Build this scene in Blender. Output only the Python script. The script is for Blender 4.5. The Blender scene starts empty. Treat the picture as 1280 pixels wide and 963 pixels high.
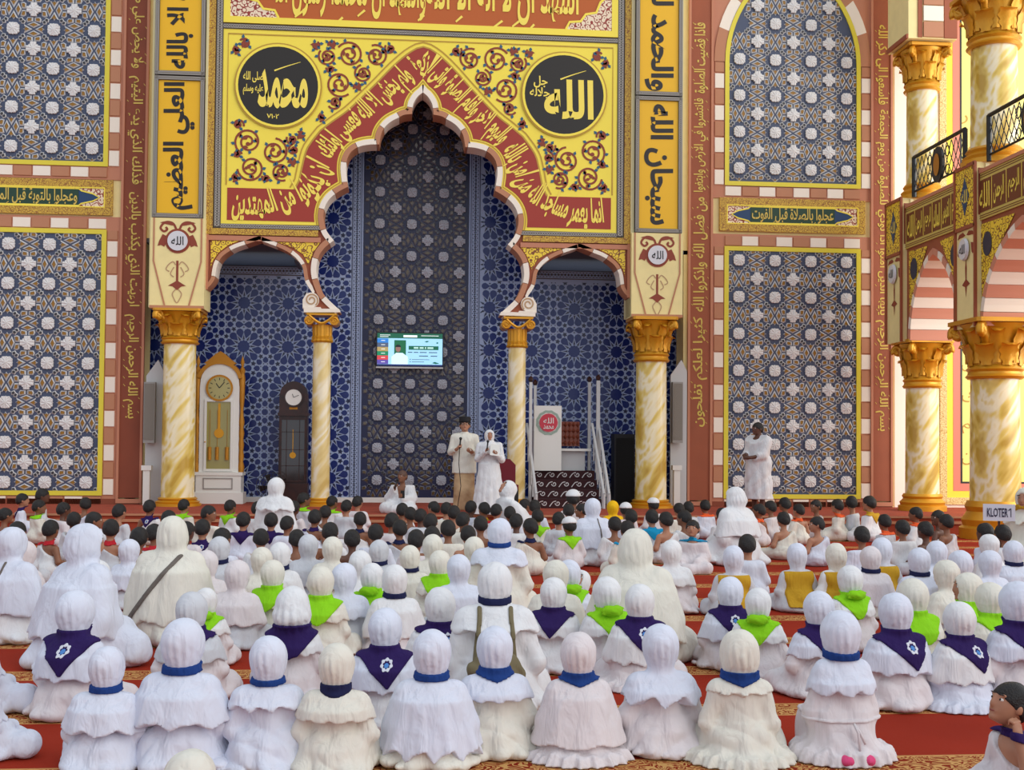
import bpy, math, random
import numpy as np
from mathutils import Vector, Matrix
sc = bpy.context.scene
COL = sc.collection
rnd = random.Random(7)
PI = math.pi
# ------------------------------------------------------------------ camera
CAM_X, CAM_Y, CAM_Z = -0.3, -23.0, 1.5
YAW, PITCH, ROLL = math.radians(5.1), math.atan(.0285), .0087
FPX, SHIFT = 1500.0, 30.0
_f = np.array([math.sin(YAW)*math.cos(PITCH), math.cos(YAW)*math.cos(PITCH), math.sin(PITCH)])
_r = np.array([math.cos(YAW), -math.sin(YAW), 0.0]); _u = np.cross(_r, _f)
_r2 = _r*math.cos(ROLL)+_u*math.sin(ROLL); _u2 = -_r*math.sin(ROLL)+_u*math.cos(ROLL)
_C = np.array([CAM_X, CAM_Y, CAM_Z])
cam = bpy.data.cameras.new('camera'); camo = bpy.data.objects.new('camera', cam); COL.objects.link(camo)
cam.sensor_width = 36; cam.lens = 36*FPX/1280; cam.shift_y = SHIFT/1280; cam.clip_end = 200
camo.matrix_world = Matrix(((_r2[0], _u2[0], -_f[0], CAM_X), (_r2[1], _u2[1], -_f[1], CAM_Y), (_r2[2], _u2[2], -_f[2], CAM_Z), (0, 0, 0, 1)))
sc.camera = camo
def ray(px, py): return _f+_r2*(px-640)/FPX+_u2*(481.5+SHIFT-py)/FPX
def onY(px, py, Y=0.0):
    d = ray(px, py); t = (Y-CAM_Y)/d[1]; return _C+d*t
def onX(px, py, X):
    d = ray(px, py); t = (X-CAM_X)/d[0]; return _C+d*t
def atD(px, D, py=555):
    d = ray(px, py); return _C+d*D
# ------------------------------------------------------------------ light
w = bpy.data.worlds.new('daylight'); sc.world = w; w.use_nodes = True
wn = w.node_tree.nodes; bg = wn['Background']
bg.inputs[0].default_value = (.82, .90, 1.0, 1); bg.inputs[1].default_value = .88
sun = bpy.data.lights.new('sun', 'SUN'); sun.energy = 1.25; sun.angle = math.radians(60); sun.color = (1, .95, .88)
so = bpy.data.objects.new('sun', sun); COL.objects.link(so)
so.rotation_euler = Vector((-.62, .62, -.48)).to_track_quat('-Z', 'Y').to_euler()
al = bpy.data.lights.new('side_window_daylight', 'AREA'); al.shape = 'RECTANGLE'; al.size = 9; al.size_y = 9; al.energy = 900; al.color = (1, .96, .88)
ao = bpy.data.objects.new('side_window_daylight', al); COL.objects.link(ao); ao.location = (16.5, -5.5, 6)
ao.rotation_euler = Vector((-.75, .65, -.1)).to_track_quat('-Z', 'Y').to_euler()
sc.view_settings.view_transform = 'Standard'; sc.view_settings.look = 'None'
sc.view_settings.exposure = 0.0; sc.view_settings.gamma = 1; sc.view_settings.use_curve_mapping = False
# ------------------------------------------------------------------ materials
def lin(c):
    return tuple(((v/255)/12.92 if v/255 <= .04045 else ((v/255+.055)/1.055)**2.4) for v in c)+(1,)
MATS = {}
def mat(name, c, rough=.6, metal=0, bump=0, bscale=40, vary=0, vscale=5, emit=0, c2=None, spec=.5, coat=0, bdist=.02, distort=0, bmap=None):
    if name in MATS: return MATS[name]
    m = bpy.data.materials.new(name); m.use_nodes = True; nt = m.node_tree; b = nt.nodes['Principled BSDF']
    b.inputs['Base Color'].default_value = lin(c); b.inputs['Roughness'].default_value = rough; b.inputs['Metallic'].default_value = metal
    b.inputs['Specular IOR Level'].default_value = spec
    if coat: b.inputs['Coat Weight'].default_value = coat
    tc = nt.nodes.new('ShaderNodeTexCoord')
    if bump:
        n = nt.nodes.new('ShaderNodeTexNoise'); n.inputs['Scale'].default_value = bscale; n.inputs['Detail'].default_value = 3
        bp = nt.nodes.new('ShaderNodeBump'); bp.inputs['Strength'].default_value = bump; bp.inputs['Distance'].default_value = bdist; n.inputs['Distortion'].default_value = distort
        src = tc.outputs['Object']
        if bmap: mpn = nt.nodes.new('ShaderNodeMapping'); mpn.inputs['Scale'].default_value = bmap; nt.links.new(src, mpn.inputs[0]); src = mpn.outputs[0]
        nt.links.new(src, n.inputs['Vector']); nt.links.new(n.outputs['Fac'], bp.inputs['Height']); nt.links.new(bp.outputs[0], b.inputs['Normal'])
    if vary:
        n2 = nt.nodes.new('ShaderNodeTexNoise'); n2.inputs['Scale'].default_value = vscale; n2.inputs['Detail'].default_value = 4
        r = nt.nodes.new('ShaderNodeValToRGB'); r.color_ramp.elements[0].position = .35; r.color_ramp.elements[1].position = .65
        k = 1-vary
        r.color_ramp.elements[0].color = lin(c2) if c2 else lin(tuple(v*k for v in c)); r.color_ramp.elements[1].color = lin(c)
        nt.links.new(tc.outputs['Object'], n2.inputs['Vector']); nt.links.new(n2.outputs['Fac'], r.inputs[0]); nt.links.new(r.outputs[0], b.inputs['Base Color'])
    if emit:
        b.inputs['Emission Color'].default_value = lin(c); b.inputs['Emission Strength'].default_value = emit
    MATS[name] = m; return m
def marble(name, base, vein, vein2):
    m = bpy.data.materials.new(name); m.use_nodes = True; nt = m.node_tree; b = nt.nodes['Principled BSDF']
    b.inputs['Roughness'].default_value = .22
    tc = nt.nodes.new('ShaderNodeTexCoord'); m0 = nt.nodes.new('ShaderNodeMapping'); m0.inputs['Rotation'].default_value = (.3, math.radians(-36), .2); mp = nt.nodes.new('ShaderNodeMapping'); mp.inputs['Scale'].default_value = (1.7, 1.7, .17); nt.links.new(tc.outputs['Object'], m0.inputs[0])
    # long diagonal streaks: noise stretched along a tilted axis
    n = nt.nodes.new('ShaderNodeTexNoise'); n.inputs['Scale'].default_value = 2.6; n.inputs['Detail'].default_value = 2.2; n.inputs['Distortion'].default_value = .12
    r = nt.nodes.new('ShaderNodeValToRGB'); e = r.color_ramp.elements
    e[0].position = .34; e[0].color = lin(vein2); e[1].position = .46; e[1].color = lin(vein)
    x = e.new(.54); x.color = lin(base); x = e.new(.60); x.color = lin(tuple(min(255, v+6) for v in base)); x = e.new(.68); x.color = lin(vein)
    nt.links.new(m0.outputs[0], mp.inputs[0]); nt.links.new(mp.outputs[0], n.inputs['Vector']); nt.links.new(n.outputs['Fac'], r.inputs[0]); nt.links.new(r.outputs[0], b.inputs['Base Color'])
    MATS[name] = m; return m
def lace(name, c1, c2, scale=22, rough=.5, thr=.5, metal=0):
    "fine scrollwork print: two-tone cellular pattern"
    m = bpy.data.materials.new(name); m.use_nodes = True; nt = m.node_tree; b = nt.nodes['Principled BSDF']; b.inputs['Roughness'].default_value = rough; b.inputs['Metallic'].default_value = metal
    tc = nt.nodes.new('ShaderNodeTexCoord'); n = nt.nodes.new('ShaderNodeTexVoronoi'); n.feature = 'SMOOTH_F1'; n.inputs['Scale'].default_value = scale; n.inputs['Smoothness'].default_value = .3
    wv = nt.nodes.new('ShaderNodeMath'); wv.operation = 'MULTIPLY'; wv.inputs[1].default_value = 14
    sn = nt.nodes.new('ShaderNodeMath'); sn.operation = 'SINE'
    r = nt.nodes.new('ShaderNodeValToRGB'); r.color_ramp.elements[0].position = thr-.08; r.color_ramp.elements[0].color = lin(c1); r.color_ramp.elements[1].position = thr+.08; r.color_ramp.elements[1].color = lin(c2)
    nt.links.new(tc.outputs['Object'], n.inputs['Vector']); nt.links.new(n.outputs['Distance'], wv.inputs[0]); nt.links.new(wv.outputs[0], sn.inputs[0]); nt.links.new(sn.outputs[0], r.inputs[0]); nt.links.new(r.outputs[0], b.inputs['Base Color'])
    MATS[name] = m; return m
cream = mat('cream_paint', (243, 226, 160), .7, vary=.03)
cream_light = mat('light_cream_paint', (244, 232, 178), .6)
aisle_cream = mat('aisle_cream_paint', (250, 240, 225), .7)
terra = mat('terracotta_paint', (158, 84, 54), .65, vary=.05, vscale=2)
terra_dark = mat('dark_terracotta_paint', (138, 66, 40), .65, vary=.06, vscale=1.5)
pink = mat('pink_trim_paint', (193, 128, 98), .6)
stone_brown = mat('brown_stone_paint', (186, 128, 94), .6)
stone_white = mat('white_stone_paint', (243, 232, 216), .6)
yellow = mat('yellow_paint', (250, 228, 78), .5)
yellow_deep = mat('golden_yellow_board', (236, 182, 12), .45)
yellow_line = mat('yellow_frame_paint', (226, 210, 60), .45)
ochre_line = mat('ochre_line_paint', (190, 150, 50), .5)
red_band = mat('red_band_paint', (160, 52, 36), .55)
orange_band = mat('orange_banner_paint', (186, 92, 28), .55)
letter_yellow = mat('yellow_lettering', (250, 226, 92), .4)
letter_black = mat('black_lettering', (28, 18, 16), .4)
gold_letter = mat('gold_lettering', (214, 186, 84), .4)
black_disc = mat('black_disc_paint', (32, 26, 20), .5)
vine_red = mat('red_brown_vine_paint', (140, 58, 34), .55)
vine_grey = mat('grey_brown_vine_paint', (186, 150, 110), .55)
leaf_blue = mat('blue_leaf_paint', (44, 92, 122), .55)
rope_grey = mat('grey_rope_border', (176, 170, 160), .5)
rope_dark = mat('dark_rope_ground', (70, 62, 56), .6)
lace_gold = lace('gold_lace_border', (206, 168, 60), (150, 100, 40), 20)
lace_yellow = lace('yellow_scroll_print', (240, 208, 60), (130, 74, 34), 13)
lace_colour = lace('corner_arabesque_print', (240, 220, 190), (150, 50, 40), 12)
gold = mat('gold_paint', (214, 152, 34), .34, .35, bump=.15, bscale=60)
gold_dark = mat('aged_gold_paint', (186, 126, 30), .4, .35, bump=.4, bscale=90)
marble_y = marble('yellow_veined_marble', (240, 228, 192), (228, 200, 104), (196, 158, 58))
marble_p = marble('pale_veined_marble', (240, 228, 198), (232, 208, 142), (212, 180, 104))
navy = mat('navy_glaze', (12, 34, 104), .25)
navy_dark = mat('dark_navy_glaze', (12, 22, 62), .3)
grout = mat('pale_blue_strapwork', (158, 174, 208), .45)
lat_blue = mat('blue_lattice_paint', (66, 76, 102), .45)
lat_grey = mat('silver_lattice_rim', (184, 184, 184), .4)
lat_ochre = mat('ochre_lattice_pane', (152, 108, 24), .35)
lat_dark = mat('dark_lattice_pane', (58, 56, 60), .35)
ros_white = mat('white_rosette_plaster', (222, 220, 218), .6, bump=.5, bscale=60)
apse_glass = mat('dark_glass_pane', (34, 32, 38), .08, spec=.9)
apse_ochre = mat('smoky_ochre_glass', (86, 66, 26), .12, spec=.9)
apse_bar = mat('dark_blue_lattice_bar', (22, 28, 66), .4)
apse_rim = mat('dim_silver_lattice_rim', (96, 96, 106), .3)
white_paint = mat('white_gloss_paint', (226, 224, 218), .4)
grey_paint = mat('grey_paint', (150, 146, 142), .5)
grey_light = mat('light_grey_metal', (196, 196, 196), .4)
black = mat('black_plastic', (22, 20, 22), .5)
black_metal = mat('black_wrought_iron', (18, 20, 22), .4)
brown_wood = mat('dark_mahogany', (62, 28, 20), .3, vary=.3, vscale=9)
dark_ceiling = mat('grey_niche_ceiling', (92, 94, 104), .7)
maroon = mat('maroon_carpet', (54, 18, 22), .9, bump=.3, bscale=200)
leather = mat('tufted_brown_leather', (124, 60, 40), .4)
green_pan = mat('dark_green_panel', (26, 62, 44), .5)
blue_pan = mat('deep_blue_panel', (28, 62, 104), .5)
brown_pan = mat('brown_name_panel', (112, 56, 30), .5)
# ------------------------------------------------------------------ mesh helpers
def tag(o, label=None, cat=None, group=None, kind=None):
    if label: o['label'] = label
    if cat: o['category'] = cat
    if group: o['group'] = group
    if kind: o['kind'] = kind
    return o
class M:
    def __init__(s): s.v = []; s.f = []; s.m = []; s.cur = 0
    def add(s, vs, fs):
        n = len(s.v); s.v += [tuple(map(float, p)) for p in vs]; s.f += [tuple(i+n for i in f) for f in fs]; s.m += [s.cur]*len(fs); return s
    def box(s, x0, x1, y0, y1, z0, z1):
        return s.add([(x0, y0, z0), (x1, y0, z0), (x1, y1, z0), (x0, y1, z0), (x0, y0, z1), (x1, y0, z1), (x1, y1, z1), (x0, y1, z1)],
                     [(0, 3, 2, 1), (4, 5, 6, 7), (0, 1, 5, 4), (1, 2, 6, 5), (2, 3, 7, 6), (3, 0, 4, 7)])
    def plate(s, poly, yf, yb):
        "extruded outline in the x-z plane; yf is the face towards the hall"
        a = sum(poly[i][0]*poly[(i+1) % len(poly)][1]-poly[(i+1) % len(poly)][0]*poly[i][1] for i in range(len(poly)))
        if a < 0: poly = poly[::-1]
        n = len(poly)
        return s.add([(x, yf, z) for x, z in poly]+[(x, yb, z) for x, z in poly],
                     [tuple(range(n)), tuple(range(2*n-1, n-1, -1))]+[(i, i+n, (i+1) % n+n, (i+1) % n) for i in range(n)])
    def flat(s, poly, y):
        a = sum(poly[i][0]*poly[(i+1) % len(poly)][1]-poly[(i+1) % len(poly)][0]*poly[i][1] for i in range(len(poly)))
        if a < 0: poly = poly[::-1]
        return s.add([(x, y, z) for x, z in poly], [tuple(range(len(poly)))])
    def ribbon(s, pts, wd, y, closed=False, taper=False):
        "flat band of width wd along a 2-D path in the x-z plane"
        P = np.array(pts, float); n = len(P)
        T = np.roll(P, -1, 0)-np.roll(P, 1, 0)
        if not closed: T[0] = P[1]-P[0]; T[-1] = P[-1]-P[-2]
        L = np.hypot(T[:, 0], T[:, 1])[:, None]; L[L == 0] = 1; T = T/L; N = np.stack([-T[:, 1], T[:, 0]], 1)
        ww = np.full(n, wd/2)
        if taper: ww = wd/2*(1-.75*np.linspace(0, 1, n))
        A = P+N*ww[:, None]; B = P-N*ww[:, None]
        vs = [(a[0], y, a[1]) for a in A]+[(b[0], y, b[1]) for b in B]
        fs = [(i, i+n, (i+1) % n+n, (i+1) % n) for i in range(n if closed else n-1)]
        return s.add(vs, [f[::-1] for f in fs][::1] if False else fs)
    def lathe(s, prof, n=24, c=(0, 0), flute=0, k=0):
        vs = []; m = len(prof)
        for i in range(n):
            a = 2*PI*i/n; q = 1-(flute if (k and i % 2) else 0)
            for r, z in prof: vs.append((c[0]+r*q*math.cos(a), c[1]+r*q*math.sin(a), z))
        fs = [(i*m+j, ((i+1) % n)*m+j, ((i+1) % n)*m+j+1, i*m+j+1) for i in range(n) for j in range(m-1)]
        vs2 = len(vs); fs.append(tuple(i*m+m-1 for i in range(n))); fs.append(tuple(i*m for i in range(n-1, -1, -1)))
        return s.add(vs, fs)
    def tube(s, pts, r, n=8, caps=True):
        P = [Vector(p) for p in pts]; k = len(P); vs = []
        rr = r if isinstance(r, (list, tuple)) else [r]*k
        up = Vector((0, 0, 1)); t0 = (P[1]-P[0]).normalized()
        if abs(t0.dot(up)) > .9: up = Vector((1, 0, 0))
        for i, p in enumerate(P):
            t = (P[min(i+1, k-1)]-P[max(i-1, 0)]).normalized(); a = up.cross(t)
            if a.length < 1e-4: a = Vector((0, 1, 0)).cross(t)
            a.normalize(); b = t.cross(a); up = b.cross(t)*-1 if False else up
            for j in range(n):
                q = 2*PI*j/n; vs.append(p+a*math.cos(q)*rr[i]+b*math.sin(q)*rr[i])
        fs = [(i*n+j, i*n+(j+1) % n, (i+1)*n+(j+1) % n, (i+1)*n+j) for i in range(k-1) for j in range(n)]
        if caps: fs += [tuple(range(n-1, -1, -1)), tuple((k-1)*n+j for j in range(n))]
        return s.add(vs, fs)
    def mesh(s, name, mats, smooth=False):
        me = bpy.data.meshes.new(name); me.from_pydata(s.v, [], s.f)
        for m in (mats if isinstance(mats, (list, tuple)) else [mats]): me.materials.append(m)
        if isinstance(mats, (list, tuple)) and len(mats) > 1: me.polygons.foreach_set('material_index', s.m)
        if smooth:
            me.polygons.foreach_set('use_smooth', [True]*len(me.polygons))
            if smooth != 'all':
                try: me.set_sharp_from_angle(angle=math.radians(smooth if smooth is not True else 40))
                except Exception: pass
        me.update(); return me
def link(name, me, parent=None, loc=None, rot=None):
    o = bpy.data.objects.new(name, me); COL.objects.link(o)
    if parent is not None: o.parent = parent
    if loc is not None: o.location = loc
    if rot is not None: o.rotation_euler = rot
    return o
def part(name, m, mats, parent, smooth=False, kind=None, loc=None, rot=None):
    o = link(name, m.mesh(name, mats, smooth), parent, loc, rot)
    if kind: o['kind'] = kind
    return o
def thing(name, label, cat, loc=(0, 0, 0), rotz=0, group=None):
    o = link(name, None, None, loc, (0, 0, rotz)); o.empty_display_size = .1
    return tag(o, label, cat, group)
def copy_tree(o, parent=None):
    c = o.copy(); COL.objects.link(c); c.parent = parent
    for ch in o.children: copy_tree(ch, c)
    return c
def arc(cx, cz, r, a0, a1, n=12):
    return [(cx+r*math.cos(a0+(a1-a0)*i/n), cz+r*math.sin(a0+(a1-a0)*i/n)) for i in range(n+1)]
def smooth_path(pts, n=5):
    "Catmull-Rom through 2-D points"
    P = [pts[0]]+list(pts)+[pts[-1]]; out = []
    for i in range(1, len(P)-2):
        for j in range(n):
            t = j/n; q = []
            for k in (0, 1):
                a, b, c, d = P[i-1][k], P[i][k], P[i+1][k], P[i+2][k]
                q.append(.5*(2*b+(c-a)*t+(2*a-5*b+4*c-d)*t*t+(3*b-a-3*c+d)*t**3))
            out.append(tuple(q))
    out.append(tuple(pts[-1])); return out
def untangle(P, span=16):
    "cut the little loops an offset outline makes at its cusps"
    P = [tuple(p) for p in P]; i = 0
    def hit(a, b, c, d):
        r = (b[0]-a[0], b[1]-a[1]); s = (d[0]-c[0], d[1]-c[1]); k = r[0]*s[1]-r[1]*s[0]
        if abs(k) < 1e-12: return None
        t = ((c[0]-a[0])*s[1]-(c[1]-a[1])*s[0])/k; u = ((c[0]-a[0])*r[1]-(c[1]-a[1])*r[0])/k
        return (a[0]+t*r[0], a[1]+t*r[1]) if 0 < t < 1 and 0 < u < 1 else None
    while i < len(P)-3:
        for j in range(min(i+span, len(P)-2), i+1, -1):
            h = hit(P[i], P[i+1], P[j], P[j+1])
            if h: P = P[:i+1]+[h]+P[j+1:]; break
        i += 1
    return P
# ------------------------------------------------------------------ arabic lettering (presentation forms, shaped here)
FRM = {'ا': (0xFE8D, 0), 'أ': (0xFE83, 0), 'إ': (0xFE87, 0), 'آ': (0xFE81, 0), 'ب': (0xFE8F, 1), 'ة': (0xFE93, 0), 'ت': (0xFE95, 1), 'ث': (0xFE99, 1), 'ج': (0xFE9D, 1), 'ح': (0xFEA1, 1), 'خ': (0xFEA5, 1), 'د': (0xFEA9, 0), 'ذ': (0xFEAB, 0), 'ر': (0xFEAD, 0), 'ز': (0xFEAF, 0), 'س': (0xFEB1, 1), 'ش': (0xFEB5, 1), 'ص': (0xFEB9, 1), 'ض': (0xFEBD, 1), 'ط': (0xFEC1, 1), 'ظ': (0xFEC5, 1), 'ع': (0xFEC9, 1), 'غ': (0xFECD, 1), 'ف': (0xFED1, 1), 'ق': (0xFED5, 1), 'ك': (0xFED9, 1), 'ل': (0xFEDD, 1), 'م': (0xFEE1, 1), 'ن': (0xFEE5, 1), 'ه': (0xFEE9, 1), 'و': (0xFEED, 0), 'ى': (0xFEEF, 0), 'ي': (0xFEF1, 1), 'ئ': (0xFE89, 1)}
def shape_ar(t):
    t = t.replace('لا', '\uE000'); out = []; n = len(t)
    for i, c in enumerate(t):
        pj = i > 0 and (t[i-1] in FRM and FRM[t[i-1]][1] == 1); nj = i < n-1 and (t[i+1] == '\uE000' or t[i+1] in FRM)
        if c == '\uE000': out.append(chr(0xFEFC if pj else 0xFEFB)); continue
        if c not in FRM: out.append(c); continue
        b, d = FRM[c]; out.append(chr(b+((3 if (pj and nj) else 2 if nj else 1 if pj else 0) if d else (1 if pj else 0))))
    return ''.join(reversed(out))
TXT = {}
def text_geo(s, bold=.02, latin=False):
    key = (s, bold)
    if key in TXT: return TXT[key]
    cu = bpy.data.curves.new('lettering', 'FONT'); cu.body = s if latin else shape_ar(s); cu.offset = bold; cu.resolution_u = 2; cu.size = 1
    o = bpy.data.objects.new('lettering', cu); COL.objects.link(o)
    bpy.context.view_layer.update(); dg = bpy.context.evaluated_depsgraph_get(); me = o.evaluated_get(dg).to_mesh()
    V = np.array([(v.co.x, v.co.y) for v in me.vertices]); Fc = [tuple(p.vertices) for p in me.polygons]
    bpy.data.objects.remove(o); bpy.data.curves.remove(cu)
    par = list(range(len(V)))
    def find(i):
        while par[i] != i: par[i] = par[par[i]]; i = par[i]
        return i
    for f in Fc:
        for k in f[1:]: par[find(k)] = find(f[0])
    ids = {}; isl = np.array([ids.setdefault(find(i), len(ids)) for i in range(len(V))])
    mn = V.min(0); mx = V.max(0); V = (V-mn)/(mx-mn); V = np.column_stack([V, -.0012*(isl % 4)]); asp = (mx-mn)[0]/(mx-mn)[1]
    TXT[key] = (V, Fc, asp); return TXT[key]
def letter(m, s, cx, cz, L, Hh, y, orient='h', bold=.02, latin=False, fn=None, marks=0):
    "write s centred on (cx,cz): L along the reading line, Hh high; 'up' reads upwards, 'down' reads downwards (right-to-left script)"
    V, Fc, _ = text_geo(s, bold, latin); a = (V[:, 0]-.5)*L; b = (V[:, 1]-.5)*Hh
    if orient == 'h': X, Z = cx+a, cz+b
    elif orient == 'up': X, Z = cx+b, cz-a       # start of the line (right end) at the bottom
    elif orient == 'down': X, Z = cx-b, cz+a
    m.add([(x, y+q, z) for x, z, q in zip(X, Z, V[:, 2])] if fn is None else [(lambda p, q: (p[0]+q, p[1], p[2]))(fn(x, z), q) for x, z, q in zip(X, Z, V[:, 2])], Fc)
    if marks:
        R = random.Random(len(s)); n = int(L/Hh*marks)
        for i in range(n):
            u = (i+.2+.6*R.random())/n-.5; v = R.choice((-.52, .56, .50, -.46))+R.uniform(-.05, .05); l = Hh*R.uniform(.1, .2); wd = Hh*.03
            pts = [(u*L, v*Hh), (u*L+wd*.5, v*Hh-wd), (u*L+l, v*Hh+l*.55), (u*L+l-wd, v*Hh+l*.55+wd)]
            pts = [(cx+a, cz+b) if orient == 'h' else (cx+b, cz-a) if orient == 'up' else (cx-b, cz+a) for a, b in pts]
            m.add([(a, y-.001, b) for a, b in pts], [(0, 1, 2, 3)])
def letter_path(m, s, path, Hh, y, bold=.02):
    V, Fc, _ = text_geo(s, bold); P = np.array(path); seg = np.hypot(*np.diff(P, axis=0).T); S = np.concatenate([[0], np.cumsum(seg)])
    # direction smoothed so letters fan gently
    t = V[:, 0]*S[-1]; x = np.interp(t, S, P[:, 0]); z = np.interp(t, S, P[:, 1])
    e = S[-1]*.012; dx = np.interp(t+e, S, P[:, 0])-np.interp(t-e, S, P[:, 0]); dz = np.interp(t+e, S, P[:, 1])-np.interp(t-e, S, P[:, 1]); l = np.hypot(dx, dz)
    h = (V[:, 1]-.5)*Hh
    m.add([(a-c/q*k, y+g, b+d/q*k) for a, b, c, d, q, k, g in zip(x, z, dz, dx, l, h, V[:, 2])], Fc)
def braid(m, a, b, wd, y, per=None):
    "two interlaced strands between points a and b (x-z plane)"
    a = np.array(a, float); b = np.array(b, float); L = np.hypot(*(b-a)); per = per or wd*1.3; n = max(2, int(L/per)); d = (b-a)/L; nn = np.array([-d[1], d[0]])
    for ph in (0, PI):
        pts = [a+d*L*i/(n*6)+nn*math.sin(2*PI*i/6+ph)*wd*.36 for i in range(n*6+1)]
        m.ribbon(pts, wd*.2, y)
    for sgn in (-1, 1): m.ribbon([a+nn*sgn*wd*.5, b+nn*sgn*wd*.5], wd*.12, y)
def rectloop(x0, x1, z0, z1): return [(x0, z0), (x1, z0), (x1, z1), (x0, z1)]
def frame(m, x0, x1, z0, z1, t, yf, yb):
    m.box(x0, x1, yf, yb, z0, z0+t).box(x0, x1, yf, yb, z1-t, z1).box(x0, x0+t, yf, yb, z0+t, z1-t).box(x1-t, x1, yf, yb, z0+t, z1-t)
# ================================================================== THE SETTING
PLAT_Y, PLAT_Z = -3.0, .3
def carpet_mat():
    m = bpy.data.materials.new('red_prayer_carpet'); m.use_nodes = True; nt = m.node_tree; N = nt.nodes; Lk = nt.links; b = N['Principled BSDF']; b.inputs['Roughness'].default_value = .95; b.inputs['Specular IOR Level'].default_value = .1
    tc = N.new('ShaderNodeTexCoord'); sx = N.new('ShaderNodeSeparateXYZ'); Lk.new(tc.outputs['Object'], sx.inputs[0])
    def math_(op, a, b_=None, c_=None):
        n = N.new('ShaderNodeMath'); n.operation = op
        for i, v in enumerate((a, b_, c_)):
            if v is None: continue
            if isinstance(v, (int, float)): n.inputs[i].default_value = v
            else: Lk.new(v, n.inputs[i])
        return n.outputs[0]
    y = math_('ADD', sx.outputs['Y'], 17.62+1.175*20); q = math_('MODULO', y, 1.175)
    def band(a, b_): return math_('MULTIPLY', math_('GREATER_THAN', q, a), math_('LESS_THAN', q, b_))
    bd = band(.0, .30); l1 = band(.0, .022); l2 = band(.278, .30)
    # scroll: domain-warped waves
    sc_ = N.new('ShaderNodeTexNoise'); sc_.inputs['Scale'].default_value = 9; sc_.inputs['Detail'].default_value = 1.5; sc_.inputs['Distortion'].default_value = 1.6
    Lk.new(tc.outputs['Object'], sc_.inputs['Vector'])
    w1 = math_('SINE', math_('MULTIPLY', sc_.outputs['Fac'], 46)); thr = math_('GREATER_THAN', w1, -.05)
    n2 = N.new('ShaderNodeTexNoise'); n2.inputs['Scale'].default_value = 1.1; n2.inputs['Detail'].default_value = 5; Lk.new(tc.outputs['Object'], n2.inputs['Vector'])
    base = N.new('ShaderNodeValToRGB'); base.color_ramp.elements[0].color = lin((136, 36, 20)); base.color_ramp.elements[1].color = lin((172, 54, 32)); Lk.new(n2.outputs['Fac'], base.inputs[0])
    def mix(f, a, b_):
        n = N.new('ShaderNodeMix'); n.data_type = 'RGBA'; Lk.new(f, n.inputs[0])
        for k, v in ((6, a), (7, b_)):
            if isinstance(v, tuple): n.inputs[k].default_value = v
            else: Lk.new(v, n.inputs[k])
        return n.outputs[2]
    orn = mix(thr, lin((140, 44, 22)), lin((206, 158, 96)))
    c = mix(bd, base.outputs[0], orn); c = mix(l1, c, lin((204, 150, 92))); c = mix(l2, c, lin((204, 150, 92)))
    Lk.new(c, b.inputs['Base Color'])
    n3 = N.new('ShaderNodeTexNoise'); n3.inputs['Scale'].default_value = 260; bp = N.new('ShaderNodeBump'); bp.inputs['Strength'].default_value = .5; bp.inputs['Distance'].default_value = .01
    Lk.new(tc.outputs['Object'], n3.inputs['Vector']); Lk.new(n3.outputs['Fac'], bp.inputs['Height']); Lk.new(bp.outputs[0], b.inputs['Normal'])
    return m
m = M().box(-18, 18, -30, 1.6, -.1, 0); part('floor', m, carpet_mat(), None, kind='structure')
plat = part('platform', M().box(-13, 14, PLAT_Y, 1.6, 0.001, PLAT_Z), mat('platform_carpet', (168, 66, 40), .9, vary=.1, vscale=4, bump=.3, bscale=200), None, kind='structure')
part('step_edge', M().box(-13, 14, PLAT_Y-.03, PLAT_Y, .17, .215).box(-13, 14, PLAT_Y-.03, PLAT_Y, .27, .302), stone_brown, plat)
OPL, OPR, OPT = -5.2, 5.1, 5.30
wall = part('wall_back', M().box(-13, OPL, 0, .6, 0, 13).box(OPR, 15, 0, .6, 0, 13).box(OPL, -2.42, 0, .6, OPT, 13).box(2.32, OPR, 0, .6, OPT, 13).box(-2.42, 2.32, 0, .6, 9.2, 13), cream, None, kind='structure')
# ---- lattice screens
def poly_ring(m, poly, k, y):
    "silver rim ring around an opening, cen = centroid, k = inner scale"
    cx = sum(p[0] for p in poly)/len(poly); cz = sum(p[1] for p in poly)/len(poly); n = len(poly)
    inn = [(cx+(p[0]-cx)*k, cz+(p[1]-cz)*k) for p in poly]
    m.add([(a, y, b) for a, b in poly]+[(a, y-.012, b) for a, b in inn], [(i, (i+1) % n, (i+1) % n+n, i+n) for i in range(n)])
    return inn
MOT = []   # openings of one motif (tall version), in units of the period
for s in (-1, 1):
    MOT.append(('o', [(s*.04, 0), (s*.115, .15), (s*.185, 0), (s*.115, -.15)]))
    MOT.append(('o', [(0, s*.05), (.105, s*.24), (.035, s*.205), (0, s*.26), (-.035, s*.205), (-.105, s*.24)]))
    for t in (-1, 1):
        MOT.append(('o', [(s*.205, t*.03), (s*.30, t*.025), (s*.30, t*.15), (s*.245, t*.18), (s*.175, t*.16)]))
        MOT.append(('d', [(s*.13, t*.235), (s*.205, t*.20), (s*.245, t*.27), (s*.2, t*.31), (s*.14, t*.31)]))
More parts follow.
